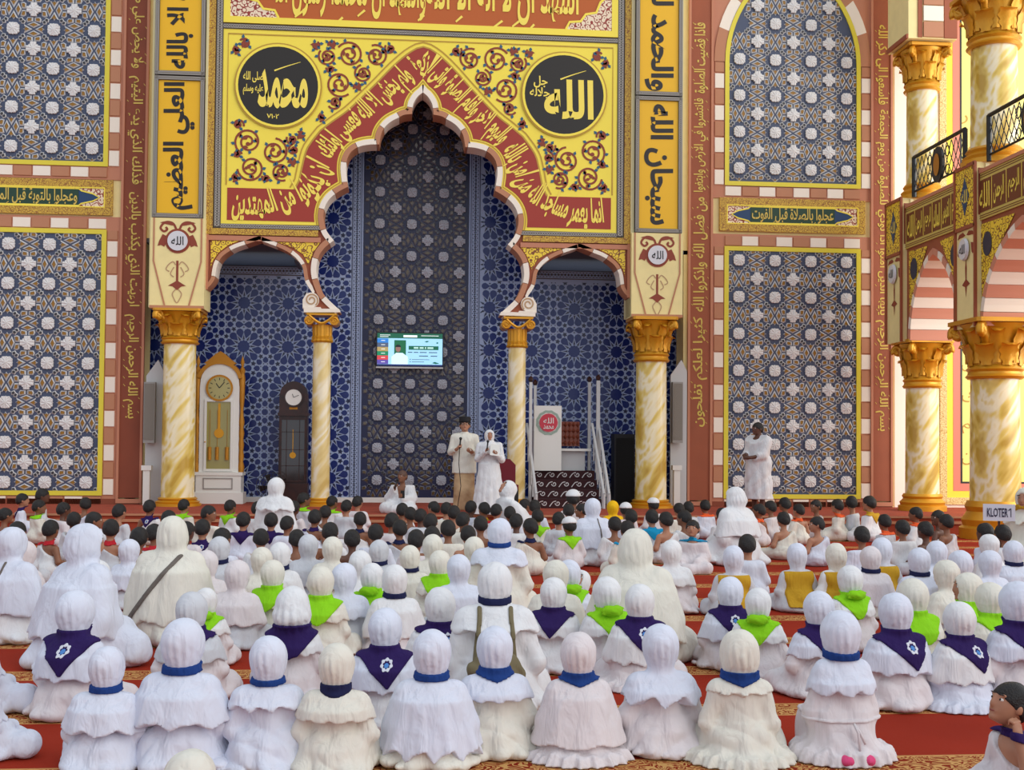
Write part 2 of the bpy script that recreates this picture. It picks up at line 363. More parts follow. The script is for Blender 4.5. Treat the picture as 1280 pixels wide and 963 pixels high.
def rosette_mesh(name, kind, R, rim=.02):
    m = M(); n = 32; ring = []; mid = []
    for i in range(n):
        a = 2*PI*i/n
        if kind == 'round': sq = 1/max(abs(math.cos(a)), abs(math.sin(a))); r = R*min(sq, 1.12)*(.95+.05*math.cos(12*a))
        else:
            sq = 1/max(abs(math.cos(a)), abs(math.sin(a))); r = R*sq; dd = abs(math.sin(2*a))
            if dd > .80: r *= .63
        ring.append((r*math.cos(a), r*math.sin(a))); mid.append((.55*r*math.cos(a)*(1+.1*math.cos(8*a)), .55*r*math.sin(a)*(1+.1*math.cos(8*a))))
    vs = [(x, 0, z) for x, z in ring]+[(x*.97, -.025-.008*(i % 2), z*.97) for i, (x, z) in enumerate(ring)]+[(x, -.03-.012*((i//2) % 2), z) for i, (x, z) in enumerate(mid)]+[(0, -.05, 0)]
    fs = [(i, (i+1) % n, (i+1) % n+n, i+n) for i in range(n)]+[(i+n, (i+1) % n+n, (i+1) % n+2*n, i+2*n) for i in range(n)]+[(i+2*n, (i+1) % n+2*n, 3*n) for i in range(n)]
    m.add(vs, fs); return m.mesh(name, ros_white)
def lattice(par, x0, x1, z0, z1, ax, az, per, y, inside=None, mats=None, ros=None):
    "screen of period per; first round rosette at (ax, az)"
    bar, rim, och, drk = mats or (lat_blue, lat_grey, lat_ochre, lat_dark)
    inside = inside or (lambda x, z: True)
    rims = M(); po = M(); pd = M()
    rA = rosette_mesh('rosette', 'round', .165*per*.98); rB = rosette_mesh('rosette', 'cross', .178*per)
    if ros: rA.materials[0] = ros; rB.materials[0] = ros
    clampx = lambda v: min(max(v, x0), x1); clampz = lambda v: min(max(v, z0), z1)
    i0 = int(math.floor((x0-ax)/per*2))-1; i1 = int(math.ceil((x1-ax)/per*2))+1; j0 = int(math.floor((z0-az)/per*2))-1; j1 = int(math.ceil((z1-az)/per*2))+1
    for i in range(i0, i1+1):
        for j in range(j0, j1+1):
            cx = ax+i*per/2; cz = az+j*per/2
            if (i+j) % 2 == 0:
                if x0+.02 < cx < x1-.02 and z0+.02 < cz < z1-.02 and inside(cx-.14, cz+.14) and inside(cx+.14, cz+.14) and i % 2 == j % 2:
                    if min(cx-x0, x1-cx, cz-z0, z1-cz) > .05: link('rosette', rA if i % 2 == 0 else rB, par, (cx, y-.012, cz))
            else:
                tall = (i % 2 == 0)       # between two round rosettes, one above the other
                for kind, pl in MOT:
                    q = [(cx+(a if tall else b)*per, cz+(b if tall else a)*per) for a, b in pl]
                    mx = sum(p[0] for p in q)/len(q); mz = sum(p[1] for p in q)/len(q)
                    if not (x0 < mx < x1 and z0 < mz < z1 and inside(mx, mz)): continue
                    q = [(clampx(a), clampz(b)) for a, b in q]
                    mx_, mz_ = sum(p[0] for p in q)/len(q), sum(p[1] for p in q)/len(q); q = [(mx_+(a-mx_)*1.14, mz_+(b-mz_)*1.14) for a, b in q]; inn = poly_ring(rims, q, .60, y-.006); (po if kind == 'o' else pd).flat(inn, y-.010)
                # corner leaves round the rosettes
    part('lattice_rims', rims, rim, par, kind='stuff'); part('amber_panes', po, och, par, kind='stuff'); part('dark_panes', pd, drk, par, kind='stuff')
stone_meshes = {}
def stone(par, x0, x1, z0, z1, mt, y0=-.05, y1=.02):
    k = (round(x1-x0, 3), round(z1-z0, 3), mt.name)
    if k not in stone_meshes:
        dx, dz = (x1-x0)/2-.004, (z1-z0)/2-.004; m = M()
        m.add([(-dx, 0, -dz), (dx, 0, -dz), (dx, 0, dz), (-dx, 0, dz), (-dx+.012, y0-y1, -dz+.012), (dx-.012, y0-y1, -dz+.012), (dx-.012, y0-y1, dz-.012), (-dx+.012, y0-y1, dz-.012)],
              [(4, 5, 6, 7), (0, 1, 5, 4), (1, 2, 6, 5), (2, 3, 7, 6), (3, 0, 4, 7)])
        stone_meshes[k] = m.mesh('stone', mt)
    return link('stone', stone_meshes[k], par, ((x0+x1)/2, y1, (z0+z1)/2))
def window(n, x0, x1, z0, z1, ax, az, per, phase=0, arch=False, sides='lrtb'):
    t = .085; W = .215
    root = part('window_%d' % n, M().box(x0-W-.03, x1+W+.03, -.025, .01, z0-W-.03, z1+(W+.03 if not arch else 3)), pink, None, kind='structure')
    cxm = (x0+x1)/2; hw = (x1-x0)/2
    if arch:
        zs = 9.05; R = 2.3
        def inside(x, z):
            if z < zs: return True
            cx = (x1-t-R) if x > cxm else (x0+t+R); return math.hypot(x-cx, z-zs) < R
        def curve(rad_off, side):
            cx = (x1-R) if side > 0 else (x0+R); am = math.acos((cxm-cx)*side/(R+rad_off)) if abs((cxm-cx)/(R+rad_off)) < 1 else .5
            return [(cx+side*(R+rad_off)*math.cos(a), zs+(R+rad_off)*math.sin(a)) for a in np.linspace(0, am, 14)]
        outl = [(x0, z0), (x1, z0)]+curve(0, 1)+curve(0, -1)[::-1]
        ff = M(); inn = [(x0+t, z0+t), (x1-t, z0+t)]+curve(-t, 1)+curve(-t, -1)[::-1]; k = len(outl)
        ff.add([(a, -.06, b) for a, b in outl]+[(a, -.06, b) for a, b in inn], [(i, (i+1) % k, (i+1) % k+k, i+k) for i in range(k)])
        ff.add([(a, -.06, b) for a, b in inn]+[(a, -.02, b) for a, b in inn], [(i, (i+1) % k, (i+1) % k+k, i+k) for i in range(k)])
        part('frame', ff, yellow_line, root)
        part('screen', M().plate(inn, -.035, .0), lat_blue, root)
        for side in (-1, 1):
            A = curve(.005, side); B = curve(W, side)
            A = [(A[0][0], z) for z in ()]+A
            q = 0
            for s_ in range(0, 12, 3):
                mm = M(); pl = [A[s_], A[s_+1], A[s_+2], A[min(s_+3, 13)], B[min(s_+3, 13)], B[s_+2], B[s_+1], B[s_]]; mm.plate(pl, -.05, .02); part('stone', mm, stone_brown if q % 2 == 0 else stone_white, root); q += 1
        zt = zs
    else:
        inside = None; ff = M(); frame(ff, x0, x1, z0, z1, t, -.06, 0); part('frame', ff, yellow_line, root)
        part('screen', M().box(x0+t, x1-t, -.035, 0, z0+t, z1-t), lat_blue, root); zt = z1
    lattice(root, x0+t, x1-t, z0+t, (z1 if arch else z1-t), ax, az, per, -.036, inside)
    h = .318; k = 0; z = z0
    while z < zt-.02:
        ze = min(z+h, zt)
        for side, (a, b) in (('l', (x0-W, x0-.005)), ('r', (x1+.005, x1+W))):
            if side in sides: stone(root, a, b, z, ze, stone_white if (k+phase) % 2 == 0 else stone_brown)
        z = ze; k += 1
    nn = int(round((x1-x0)/.36)); d = (x1-x0)/nn
    for i in range(nn):
        if 'b' in sides: stone(root, x0+i*d, x0+(i+1)*d, z0-W, z0-.005, stone_white if i % 2 == 0 else stone_brown)
        if 't' in sides: stone(root, x0+i*d, x0+(i+1)*d, z1+.005, z1+W, stone_white if (i+1) % 2 == 0 else stone_brown)
    return root
window(1, -8.65, -5.90, .46, 5.43, -6.19, 5.13, .738, sides='lrtb')
window(2, -8.65, -5.90, 6.62, 12.2, -6.19, 6.62+.085+.25, .738, sides='lrb')
window(3, 5.90, 8.65, .46, 5.40, 6.19, 5.13, .722, sides='lrtb')
window(4, 5.90, 8.65, 6.60, 11.3, 6.19, 6.60+.085+.26, .722, arch=True, sides='lrb')
# ---- cartouches between the windows
def cartouche(x0, x1, z0, z1, text, label):
    root = thing('calligraphy_cartouche', label, 'wall panel', ((x0+x1)/2, -.03, (z0+z1)/2), group='green calligraphy cartouches'); ox, oz = (x0+x1)/2, (z0+z1)/2
    X0, X1, Z0, Z1 = x0-ox, x1-ox, z0-oz, z1-oz
    m = M(); frame(m, X0, X1, Z0, Z1, .14, -.03, .03); part('lace_border', m, lace_gold, root)
    m = M(); frame(m, X0+.14, X1-.14, Z0+.14, Z1-.14, .02, -.035, .03); part('inner_frame', m, yellow, root)
    part('corner_ornament', M().box(X0+.16, X1-.16, -.015, .02, Z0+.16, Z1-.16), lace_colour, root)
    a = X1-.30; b = X1-.62; hz = Z1-.17; sgn = 1
    pl = [(a+.06, 0), (a-.06, .07), (b+.05, .12), (b, hz), (-b, hz), (-b-.05, .12), (-a+.06, .07), (-a-.06, 0), (-a+.06, -.07), (-b-.05, -.12), (-b, -hz), (b, -hz), (b+.05, -.12), (a-.06, -.07)]
    part('blue_field', M().plate(pl, -.022, 0), blue_pan, root)
    part('green_field', M().box(-b+.0, b, -.027, -.0, -hz, hz), green_pan, root)
    part('yellow_outline', (lambda q: (q.ribbon(pl, .025, -.029, closed=True), q)[1])(M()), yellow, root)
    q = M(); letter(q, text, 0, 0, 2*b-.05, .30, -.031, bold=.015, marks=1.2); part('lettering', q, gold_letter, root)
cartouche(5.80, 8.74, 5.70, 6.36, 'عجلوا بالصلاة قبل الفوت', 'dark green calligraphy cartouche between the two right-hand lattice windows')
cartouche(-8.74, -5.80, 5.70, 6.36, 'وعجلوا بالتوبة قبل الموت', 'dark green calligraphy cartouche between the two left-hand lattice windows')
# ---- terracotta pilaster strips with vertical verses
def strip(n, x0, x1, z0, z1, texts, orient, label, curve=None):
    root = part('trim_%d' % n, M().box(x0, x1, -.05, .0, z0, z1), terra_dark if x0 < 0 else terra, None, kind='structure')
    m = M().box(x0-.045, x0, -.075, 0, z0-.1, z1).box(x1, x1+.045, -.075, 0, z0-.1, z1).box(x0, x1, -.075, 0, z0-.1, z0-.02); part('moulding', m, pink, root)
    for (s, za, zb) in texts:
        q = M(); letter(q, s, (x0+x1)/2, (za+zb)/2, zb-za, (x1-x0)*.72, -.056, orient, bold=.018, marks=1.6); part('lettering', q, gold_letter, root)
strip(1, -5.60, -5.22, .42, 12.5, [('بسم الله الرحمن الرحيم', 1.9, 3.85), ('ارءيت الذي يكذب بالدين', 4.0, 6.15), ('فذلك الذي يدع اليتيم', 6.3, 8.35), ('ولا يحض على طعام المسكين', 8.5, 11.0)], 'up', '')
strip(2, 5.22, 5.62, .42, 12.5, [('كثيرا لعلكم تفلحون', 1.85, 4.0), ('من فضل الله واذكروا الله', 4.1, 6.35), ('فانتشروا في الارض وابتغوا', 6.45, 8.3), ('فاذا قضيت الصلوة', 8.4, 9.8)], 'down', '')
strip(3, 8.90, 9.26, .42, 12.5, [('بسم الله الرحمن الرحيم', 1.8, 4.0), ('يايها الذين امنوا اذا نودي', 4.1, 6.2), ('للصلوة من يوم الجمعة', 6.3, 8.2), ('فاسعوا الى ذكر الله', 8.3, 9.9)], 'up', '')
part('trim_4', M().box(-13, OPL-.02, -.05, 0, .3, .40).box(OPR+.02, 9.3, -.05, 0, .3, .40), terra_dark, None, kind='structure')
# ---- niche: blue tiled wall behind the portal
NY = 1.0
sp = .861
sx0, _, sz0 = onY(416.5, 299, NY); sz0 = onY(416.5, 273, NY)[2]
NCX = -.10
def star_cells(par, x0, x1, z0, z1, ax, az):
    big = M(); n = 24
    pl = [(sp*(.152 if i % 2 == 0 else .126)*math.cos(2*PI*i/24), sp*(.152 if i % 2 == 0 else .126)*math.sin(2*PI*i/24)) for i in range(24)]
    star_me = bpy.data.meshes.get('star_tile') or M().plate(pl, -.012, 0).mesh('star_tile', navy)
    blue = M(); dk = M()
    def put(mm, poly):
        mx = sum(p[0] for p in poly)/len(poly); mz = sum(p[1] for p in poly)/len(poly)
        if x0+.01 < mx < x1-.01 and z0+.01 < mz < z1-.01: mm.flat([(min(max(a, x0), x1), min(max(b, z0), z1)) for a, b in poly], NY-.007)
    def tear(cx, cz, ang, r, pt=1.45):
        c, s = math.cos(ang), math.sin(ang); q = [(pt*r, 0)]+[(r*math.cos(a), r*math.sin(a)) for a in (.75, 1.4, 2.1, 2.8, 3.48, 4.18, 4.88, 5.53)]
        return [(cx+a*c-b*s, cz+a*s+b*c) for a, b in q]
    def stp(cx, cz, ang, r, n=5, q=.45):
        return [(cx+r*(1 if i % 2 == 0 else q)*math.cos(ang+PI*i/n), cz+r*(1 if i % 2 == 0 else q)*math.sin(ang+PI*i/n)) for i in range(2*n)]
    for i in range(int((x0-ax)/sp)-2, int((x1-ax)/sp)+3):
        for j in range(int((z0-az)/sp)-2, int((z1-az)/sp)+3):
            cx = ax+i*sp; cz = az+j*sp
            if x0+.1 < cx < x1-.1 and z0+.1 < cz < z1-.1: link('star_tile', star_me, par, (cx, NY-.002, cz))
            for k in range(12):
                a = math.radians(15+30*k); put(blue, tear(cx+.335*sp*math.cos(a), cz+.335*sp*math.sin(a), a+PI, .084*sp, 1.75))
                a = math.radians(30*k); put(dk, [(cx+.160*sp*math.cos(a-.16), cz+.160*sp*math.sin(a-.16)), (cx+.160*sp*math.cos(a+.16), cz+.160*sp*math.sin(a+.16)), (cx+.275*sp*math.cos(a), cz+.275*sp*math.sin(a))])
                if k % 3: put(dk, stp(cx+.452*sp*math.cos(a), cz+.452*sp*math.sin(a), a, .068*sp, 5, .5))
            for (dx, dz, an) in ((.5, .115, -PI/2), (.5, -.115, PI/2), (.115, .5, PI), (-.115, .5, 0)):
                put(blue, tear(cx+dx*sp, cz+dz*sp, an, .076*sp, 1.6))
            put(dk, stp(cx+.44*sp, cz, 0, .03*sp, 4)); put(dk, stp(cx+.56*sp, cz, 0, .03*sp, 4)); put(dk, stp(cx, cz+.44*sp, 0, .03*sp, 4)); put(dk, stp(cx, cz+.56*sp, 0, .03*sp, 4))
            ccx, ccz = cx+.5*sp, cz+.5*sp; put(blue, stp(ccx, ccz, PI/8, .078*sp, 8, .84))
            for k in range(8):
                a = k*PI/4; rr = (.19 if k % 2 == 0 else .20)*sp; put(blue, tear(ccx+rr*math.cos(a), ccz+rr*math.sin(a), a, .064*sp, 1.3))
                a += PI/8; put(dk, stp(ccx+.115*sp*math.cos(a), ccz+.115*sp*math.sin(a), a, .022*sp, 4))
                put(dk, stp(ccx+.285*sp*math.cos(a), ccz+.285*sp*math.sin(a), a, .04*sp, 5)) if False else None
    part('petal_tiles', blue, navy, par, kind='stuff'); part('dark_tiles', dk, navy_dark, par, kind='stuff')
niche = part('wall_niche', M().box(OPL-.3, -2.35, NY, NY+.2, PLAT_Z, 4.82).box(2.25, OPR+.3, NY, NY+.2, PLAT_Z, 4.86).box(-2.35, 2.25, NY, NY+.2, PLAT_Z, 9.2), grout, None, kind='structure')
AL, AR = -1.16, .94
star_cells(niche, OPL-.3, AL-.23, PLAT_Z+.1, 4.76, sx0, sz0); star_cells(niche, -2.35, AL-.23, 4.76, 9.1, sx0, sz0)
sx1 = onY(612.7, 299, NY)[0]
star_cells(niche, AR+.23, OPR+.3, PLAT_Z+.1, 4.76, sx1, sz0); star_cells(niche, AR+.23, 2.25, 4.76, 9.1, sx1, sz0)
part('side_wall', M().box(OPL-.3, OPL-.1, -.0, NY, PLAT_Z, 5.3).box(OPR+.1, OPR+.3, 0, NY, PLAT_Z, 5.3), mat('blue_mottled_tile', (52, 66, 112), .4, vary=.5, vscale=14, c2=(150, 160, 190)), niche)
part('ceiling', M().box(OPL-.3, -2.3, 0, NY+2, 5.22, 5.3).box(2.2, OPR+.3, 0, NY+2, 5.22, 5.3).box(-2.35, 2.25, 0, NY+.2, 9.1, 9.2).box(-2.42, -2.35, .0, NY+1.8, 4.9, 9.2).box(2.25, 2.32, .0, NY+1.8, 4.9, 9.2), dark_ceiling, None, kind='structure')
part('upper_back', M().box(OPL-.3, -2.35, NY+1.6, NY+1.7, 4.0, 5.3).box(2.25, OPR+.3, NY+1.6, NY+1.7, 4.0, 5.3), dark_ceiling, niche)
bm_ = M()
for (a, b) in (((OPL, 4.87), (-2.35, 4.87)), ((2.25, 4.91), (OPR, 4.91))):
    part('border_ground', M().box(a[0], b[0], NY-.02, NY+.1, a[1]-.09, a[1]+.09), rope_dark, niche); braid(bm_, a, b, .13, NY-.03, .13)
for x in (AL-.13, AR+.13):
    part('border_ground', M().box(x-.095, x+.095, NY-.01, NY+.1, PLAT_Z, 9.1), mat('slate_border', (66, 74, 104), .4), niche); braid(bm_, (x, PLAT_Z), (x, 9.1), .14, NY-.02, .15)
part('braid_border', bm_, grout, niche, kind='stuff')
part('baseboard_niche', M().box(OPL-.1, OPR+.1, NY-.03, NY, PLAT_Z, PLAT_Z+.1), white_paint, niche)
aps = part('window_5', M().box(AL, AR, NY-.012, NY-.001, PLAT_Z+.06, 9.1), apse_bar, None, kind='structure')
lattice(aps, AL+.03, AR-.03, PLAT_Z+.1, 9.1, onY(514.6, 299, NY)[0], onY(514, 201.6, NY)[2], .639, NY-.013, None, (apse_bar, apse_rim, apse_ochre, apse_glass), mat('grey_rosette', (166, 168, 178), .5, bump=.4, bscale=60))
# ---- the aisle behind the right-hand columns
part('wall_aisle', M().box(9.36, 16, -.012, 0.0, 0, 13), aisle_cream, None, kind='structure')
pn = thing('calligraphy_wall_frame', 'tall yellow framed calligraphy panel on the aisle wall behind right columns', 'wall panel', (0, 0, 0))
x0, x1, z0 = 10.28, 15.0, .36
m = M(); frame(m, x0, x1, z0, 12.8, .14, -.05, 0); part('lace_border', m, lace('scalloped_lace', (236, 214, 150), (196, 150, 70), 26), pn)
m = M(); frame(m, x0+.14, x1-.14, z0+.14, 12.66, .13, -.04, 0); part('yellow_band', m, mat('bright_yellow_paint', (250, 226, 60), .5), pn)
m = M(); frame(m, x0+.27, x1-.27, z0+.27, 12.53, .15, -.045, 0); part('pink_band', m, mat('salmon_paint', (222, 130, 108), .5), pn)
m = M(); frame(m, x0+.42, x1-.42, z0+.42, 12.38, .035, -.05, 0); part('dark_line', m, black, pn)
part('field', M().box(x0+.45, x1-.45, -.03, 0, z0+.45, 12.3), mat('pale_yellow_field', (250, 240, 130), .5), pn)
q = M()
for k, s in enumerate(['الرحمن', 'الرحيم', 'الملك', 'القدوس', 'السلام', 'المؤمن', 'العزيز', 'الجبار', 'الخالق', 'البارئ', 'المصور', 'الغفار']):
    for i in range(3): letter(q, s, 11.2+i*1.3, 1.3+k*.62, .95, .3, -.034, bold=0)
part('lettering', q, ochre_line, pn)
# ================================================================== MIHRAB PORTAL
PY = -.60; XM = -.03
def P2(px, py, Y=PY): a = onY(px, py, Y); return (a[0], a[2])
def mir(pl): return [(2*XM-a, b) for a, b in pl]
portal = thing('mihrab_portal', 'huge painted portal with cusped arch, red calligraphy band and two side arches', 'arch', (0, 0, 0))
lobes = [[(525, 116), (520.5, 120.5), (517.7, 126.6), (515.6, 134.8), (515, 143)],
         [(515, 143), (505, 144.2), (497.7, 147.8), (488, 153), (481, 159.8), (476.5, 168), (474, 181)],
         [(474, 181), (461, 181.3), (448, 184.3), (439, 190.5), (434, 199.5), (432.5, 213), (435, 234)],
         [(435, 234), (425, 239), (414, 247), (407, 257), (404.3, 268), (405, 278), (409, 290), (417.4, 301)],
         [(417.4, 301), (406, 310), (398.5, 321), (395.6, 335), (396.6, 347), (400.5, 359.5), (407, 371), (424.6, 388)]]
arch = []
for lb in lobes:
    s = smooth_path([P2(*p) for p in lb], 5); arch += s if not arch else s[1:]
ap0 = arch[0][0]-XM; arch = [(x-ap0*max(0, 1-i/12), z) for i, (x, z) in enumerate(arch)]   # apex on the axis
def offset(path, d, win=2):
    P = np.array(path); n = len(P); out = []
    for i in range(n):
        a = P[max(0, i-win)]; b = P[min(n-1, i+win)]; t = (b-a)/np.hypot(*(b-a)); out.append((P[i][0]+t[1]*d, P[i][1]-t[0]*d))
    return out
def off_left(path, d):   # outward (away from the opening) for the left half, running downwards
    o = offset(path, -d if offset(path, d)[len(path)//2][0] > path[len(path)//2][0] else d)
    o[0] = (XM, path[0][1]+d*1.6); return untangle(o)
VB = .10
arch_raw = offset(arch, -VB if offset(arch, VB)[len(arch)//2][0] > arch[len(arch)//2][0] else VB); arch_raw[0] = (XM, arch[0][1]+VB*1.6)
arch_o = off_left(arch, VB)
side = smooth_path([P2(*p) for p in [(257.6, 362), (264, 356), (268.5, 349), (270, 340), (272, 331), (277, 322), (285, 315.5), (295, 310), (310, 305), (324, 300)]], 3)
side2 = smooth_path([P2(*p) for p in [(324, 300), (338, 305.5), (352, 311), (365, 318.5), (373, 326), (378.5, 335), (380, 344), (382, 352.6), (387, 361), (392, 368)]], 3)
sidep = side+side2[1:]
side_o = offset(sidep, .07, 2)
if side_o[len(side_o)//2][1] < sidep[len(sidep)//2][1]: side_o = offset(sidep, -.07, 2)
def clamp_side(pl, gap=.03):
    low = [p for p in arch_o if p[1] < P2(400, 318)[1]]; zz = [p[1] for p in low][::-1]; xx = [p[0] for p in low][::-1]
    return [(min(x, np.interp(z, zz, xx)-gap) if (x > P2(360, 330)[0] and z < zz[-1]) else x, z) for x, z in pl]
side_o = clamp_side(side_o)
XL = -3.98; BZ = P2(400, 391)[1]
left_lower = [(XL, sidep[0][1])]+[(max(a, XL+.02), b) for a, b in side_o[2:]]+[P2(386, 384), P2(386, 391), P2(424.6, 391)]
body = [(XL, 12.5)]+left_lower+arch_o[::-1][1:]
body = untangle(body)
poly = body+mir(body)[::-1][1:]
part('slab', M().plate(poly, PY+.02, -.12), terra, portal)
def stones(par, inner, outer, ln, yf, yb, start=0):
    P = np.array(inner); S = np.concatenate([[0], np.cumsum(np.hypot(*np.diff(P, axis=0).T))]); n = max(1, int(round(S[-1]/ln))); ln = S[-1]/n; O = np.array(outer)
    f = lambda A, s: (np.interp(s, S, A[:, 0]), np.interp(s, S, A[:, 1]))
    for i in range(n):
        ss = [i*ln+.004]+[s for s in S if i*ln+.02 < s < (i+1)*ln-.02]+[(i+1)*ln-.004]
        pl = [f(P, s) for s in ss]+[f(O, s) for s in reversed(ss)]
        part('stone', M().plate(pl, yf, yb), stone_white if (i+start) % 2 == 0 else stone_brown, par)
stones(portal, arch, arch_raw, .36, PY-.03, PY+.48); stones(portal, mir(arch), mir(arch_raw), .36, PY-.03, PY+.48)
stones(portal, sidep, side_o, .30, PY-.02, PY+.42, 1); stones(portal, mir(sidep), mir(side_o), .30, PY-.02, PY+.42, 1)
for mm_ in (lambda p: p, mir): part('keystone', M().plate(mm_([P2(*p) for p in [(314, 303.5), (324, 299.5), (334, 303.5), (334, 296), (314, 296)]]), PY-.012, PY+.3), stone_brown, portal)
# yellow ground of the arch panel
def rr(x0, x1, z0, z1): return [(x0, z0), (x1, z0), (x1, z1), (x0, z1)]
PT, PB = 9.13, 5.50; PXL = -3.72
inner = off_left(arch, VB+.005)
ib = [p for p in inner if p[1] > PB]
yl = [(PXL, PB), (PXL, PT)]; halfY = yl+[(XM, PT)]+ib
y_full = [(PXL, PB), (PXL, PT), (2*XM-PXL, PT), (2*XM-PXL, PB)]+mir(ib)[::-1]+ib[1:]
part('yellow_ground', M().plate(y_full, PY-.005, PY+.03), yellow, portal)
ext = smooth_path([P2(*p) for p in [(374, 226), (379, 203), (385, 184), (401, 163)]], 3)[:-1]+smooth_path([P2(*p) for p in [(401, 163), (417, 151), (434.5, 138.6), (453, 121.5), (472, 103)]], 3)[:-1]+smooth_path([P2(*p) for p in [(472, 103), (490.5, 84), (509, 68), (525, 58.5)]], 3)
ext[-1] = (XM, ext[-1][1]); zb = P2(369, 237)[1]; RB = P2(283, 275)[1]; RXL = P2(284, 250)[0]
ext = [(RXL, zb), (P2(368, 237)[0], zb)]+ext
inr = [p for p in off_left(arch, VB+.07) if p[1] > RB]; inr_end = inr[-1]
red = ext+inr+[(inr_end[0], RB), (RXL, RB)]
full_red = ext+mir(ext)[::-1][1:]+[(2*XM-RXL, RB), (2*XM-inr_end[0], RB)]+mir(inr)[::-1]+inr[1:]+[(inr_end[0], RB), (RXL, RB)]
part('red_band', M().plate(full_red, PY-.012, PY), red_band, portal)
ol = M(); e2 = ext[1:]+mir(ext)[::-1][1:-1]
ol.ribbon([(a, b) for a, b in offset(e2, .0)], .03, PY-.014)
sgn = 1 if offset(e2, .07)[len(e2)//2][1] > e2[len(e2)//2][1] else -1
ol.ribbon(offset(e2, .085*sgn), .025, PY-.014)
inn_l = [p for p in off_left(arch, VB+.035) if p[1] > RB-.1]; ol.ribbon(inn_l, .018, PY-.014); ol.ribbon(mir(inn_l), .018, PY-.014)
fr = rectloop(PXL+.09, 2*XM-PXL-.09, zb+.04, PT-.09)
ol.ribbon([(PXL+.09, zb+.05), (PXL+.09, PT-.09), (2*XM-PXL-.09, PT-.09), (2*XM-PXL-.09, zb+.05)], .025, PY-.014)
part('ochre_outline', ol, ochre_line, portal)
# verse on the red band
mid = []
P_i = np.array(inr[::-1]); P_e = np.array(ext[2:])
def resamp(P, n):
    P = np.array(P); S = np.concatenate([[0], np.cumsum(np.hypot(*np.diff(P, axis=0).T))]); t = np.linspace(0, S[-1], n); return np.stack([np.interp(t, S, P[:, 0]), np.interp(t, S, P[:, 1])], 1)
mp = (resamp(P_i, 40)+resamp(P_e, 40))/2
for _ in range(14): mp[1:-1] = (mp[:-2]+mp[1:-1]*2+mp[2:])/4
mp = [tuple(p) for p in mp]
zc = (zb+RB)/2
pathl = smooth_path([(RXL+.05, zc), (RXL+.7, zc)]+[p for p in mp[3::5]], 6)
full = pathl+mir(pathl)[::-1][1:]
FP = resamp(full, 200)
q = M(); verse = ['انما يعمر مساجد الله من امن بالله', 'واليوم الاخر واقام الصلوة واتى الزكوة', 'ولم يخش الا الله فعسى اولئك', 'ان يكونوا من المهتدين']
cuts = [0, .27, .52, .77, 1.0]
for k, s in enumerate(verse):
    a = 1-cuts[k+1]; b = 1-cuts[k]; i0, i1 = int(a*199)+1, int(b*199)-1
    letter_path(q, s, FP[i0:i1], .62, PY-.016, bold=.03)
part('verse_lettering', q, letter_yellow, portal)
# medallions
def medallion(cx, cz, R, big, small, label):
    t = thing('calligraphy_medallion', label, 'medallion', (cx, PY-.02, cz), group='black calligraphy medallions')
    part('disc', M().plate(arc(0, 0, R, 0, 2*PI, 48)[:-1], -.02, .01), black_disc, t)
    m = M(); m.ribbon(arc(0, 0, R+.055, 0, 2*PI, 48)[:-1], .03, -.014, closed=True); part('gilt_ring', m, ochre_line, t)
    m = M(); m.ribbon(arc(0, 0, R+.02, 0, 2*PI, 48)[:-1], .045, -.022, closed=True); part('yellow_ring', m, yellow, t)
    q = M()
    for s, x, z, L, Hh, bo in big: letter(q, s, x*R, z*R, L*R, Hh*R, -.024, bold=bo)
    part('lettering', q, letter_yellow, t)
    q = M()
    for s, x, z, L, Hh, bo in small: letter(q, s, x*R, z*R, L*R, Hh*R, -.024, bold=bo)
    q.ribbon(smooth_path([(-.1*R, .38*R), (.2*R, .5*R), (.55*R, .62*R)], 4), .03, -.024, taper=True)
    part('small_lettering', q, letter_yellow, t, kind='stuff')
a = P2(348, 108); medallion(a[0], a[1], .735, [('محمد', .12, -.08, 1.25, 1.0, .03)], [('صلى الله', -.62, .2, .5, .28, .02), ('عليه وسلم', -.62, -.12, .5, .28, .02), ('٢٠١٧', -.12, -.78, .3, .12, .02)], 'round black medallion with yellow calligraphy left of the portal arch')
a = P2(705, 119); medallion(a[0], a[1], .755, [('الله', .12, -.12, 1.25, 1.0, .03)], [('جل', -.6, .3, .35, .3, .02), ('جلاله', -.62, .02, .5, .28, .02)], 'round black medallion with yellow calligraphy right of the portal arch')
# arabesque vines
def vine(m, lf, spirals):
    for (px, py, r, a0, dr, turns) in spirals:
        cx, cz = px, py; R = r; n = int(22*turns)
        pts = [(cx+(R*(1-.82*i/n))*math.cos(a0+dr*2*PI*turns*i/n), cz+(R*(1-.82*i/n))*math.sin(a0+dr*2*PI*turns*i/n)) for i in range(n+1)]
        m.ribbon(pts, .038, PY-.013, taper=False); e = pts[-1]; m.flat(arc(e[0], e[1], .04, 0, 2*PI, 8)[:-1], PY-.0135)
        for k in range(2, n-3, 4):
            x, z = pts[k]; an = math.atan2(z-cz, x-cx)+dr*.6; L = .09+.03*((k//4) % 2)
            tgt = lf if (k//4) % 2 == 0 else m
            sgn = 1 if (k//4) % 2 == 0 else -1; q = an if sgn > 0 else an+PI*.9
            q1 = (x+L*math.cos(q), z+L*math.sin(q)); w_ = .032
            tgt.flat([(x, z), (x+L*.5*math.cos(q)-w_*math.sin(q), z+L*.5*math.sin(q)+w_*math.cos(q)), q1, (x+L*.5*math.cos(q)+w_*math.sin(q), z+L*.5*math.sin(q)-w_*math.cos(q))], PY-.0145)
ex_x = [p[0] for p in ext]; ex_z = [p[1] for p in ext]; mc = P2(348, 108)
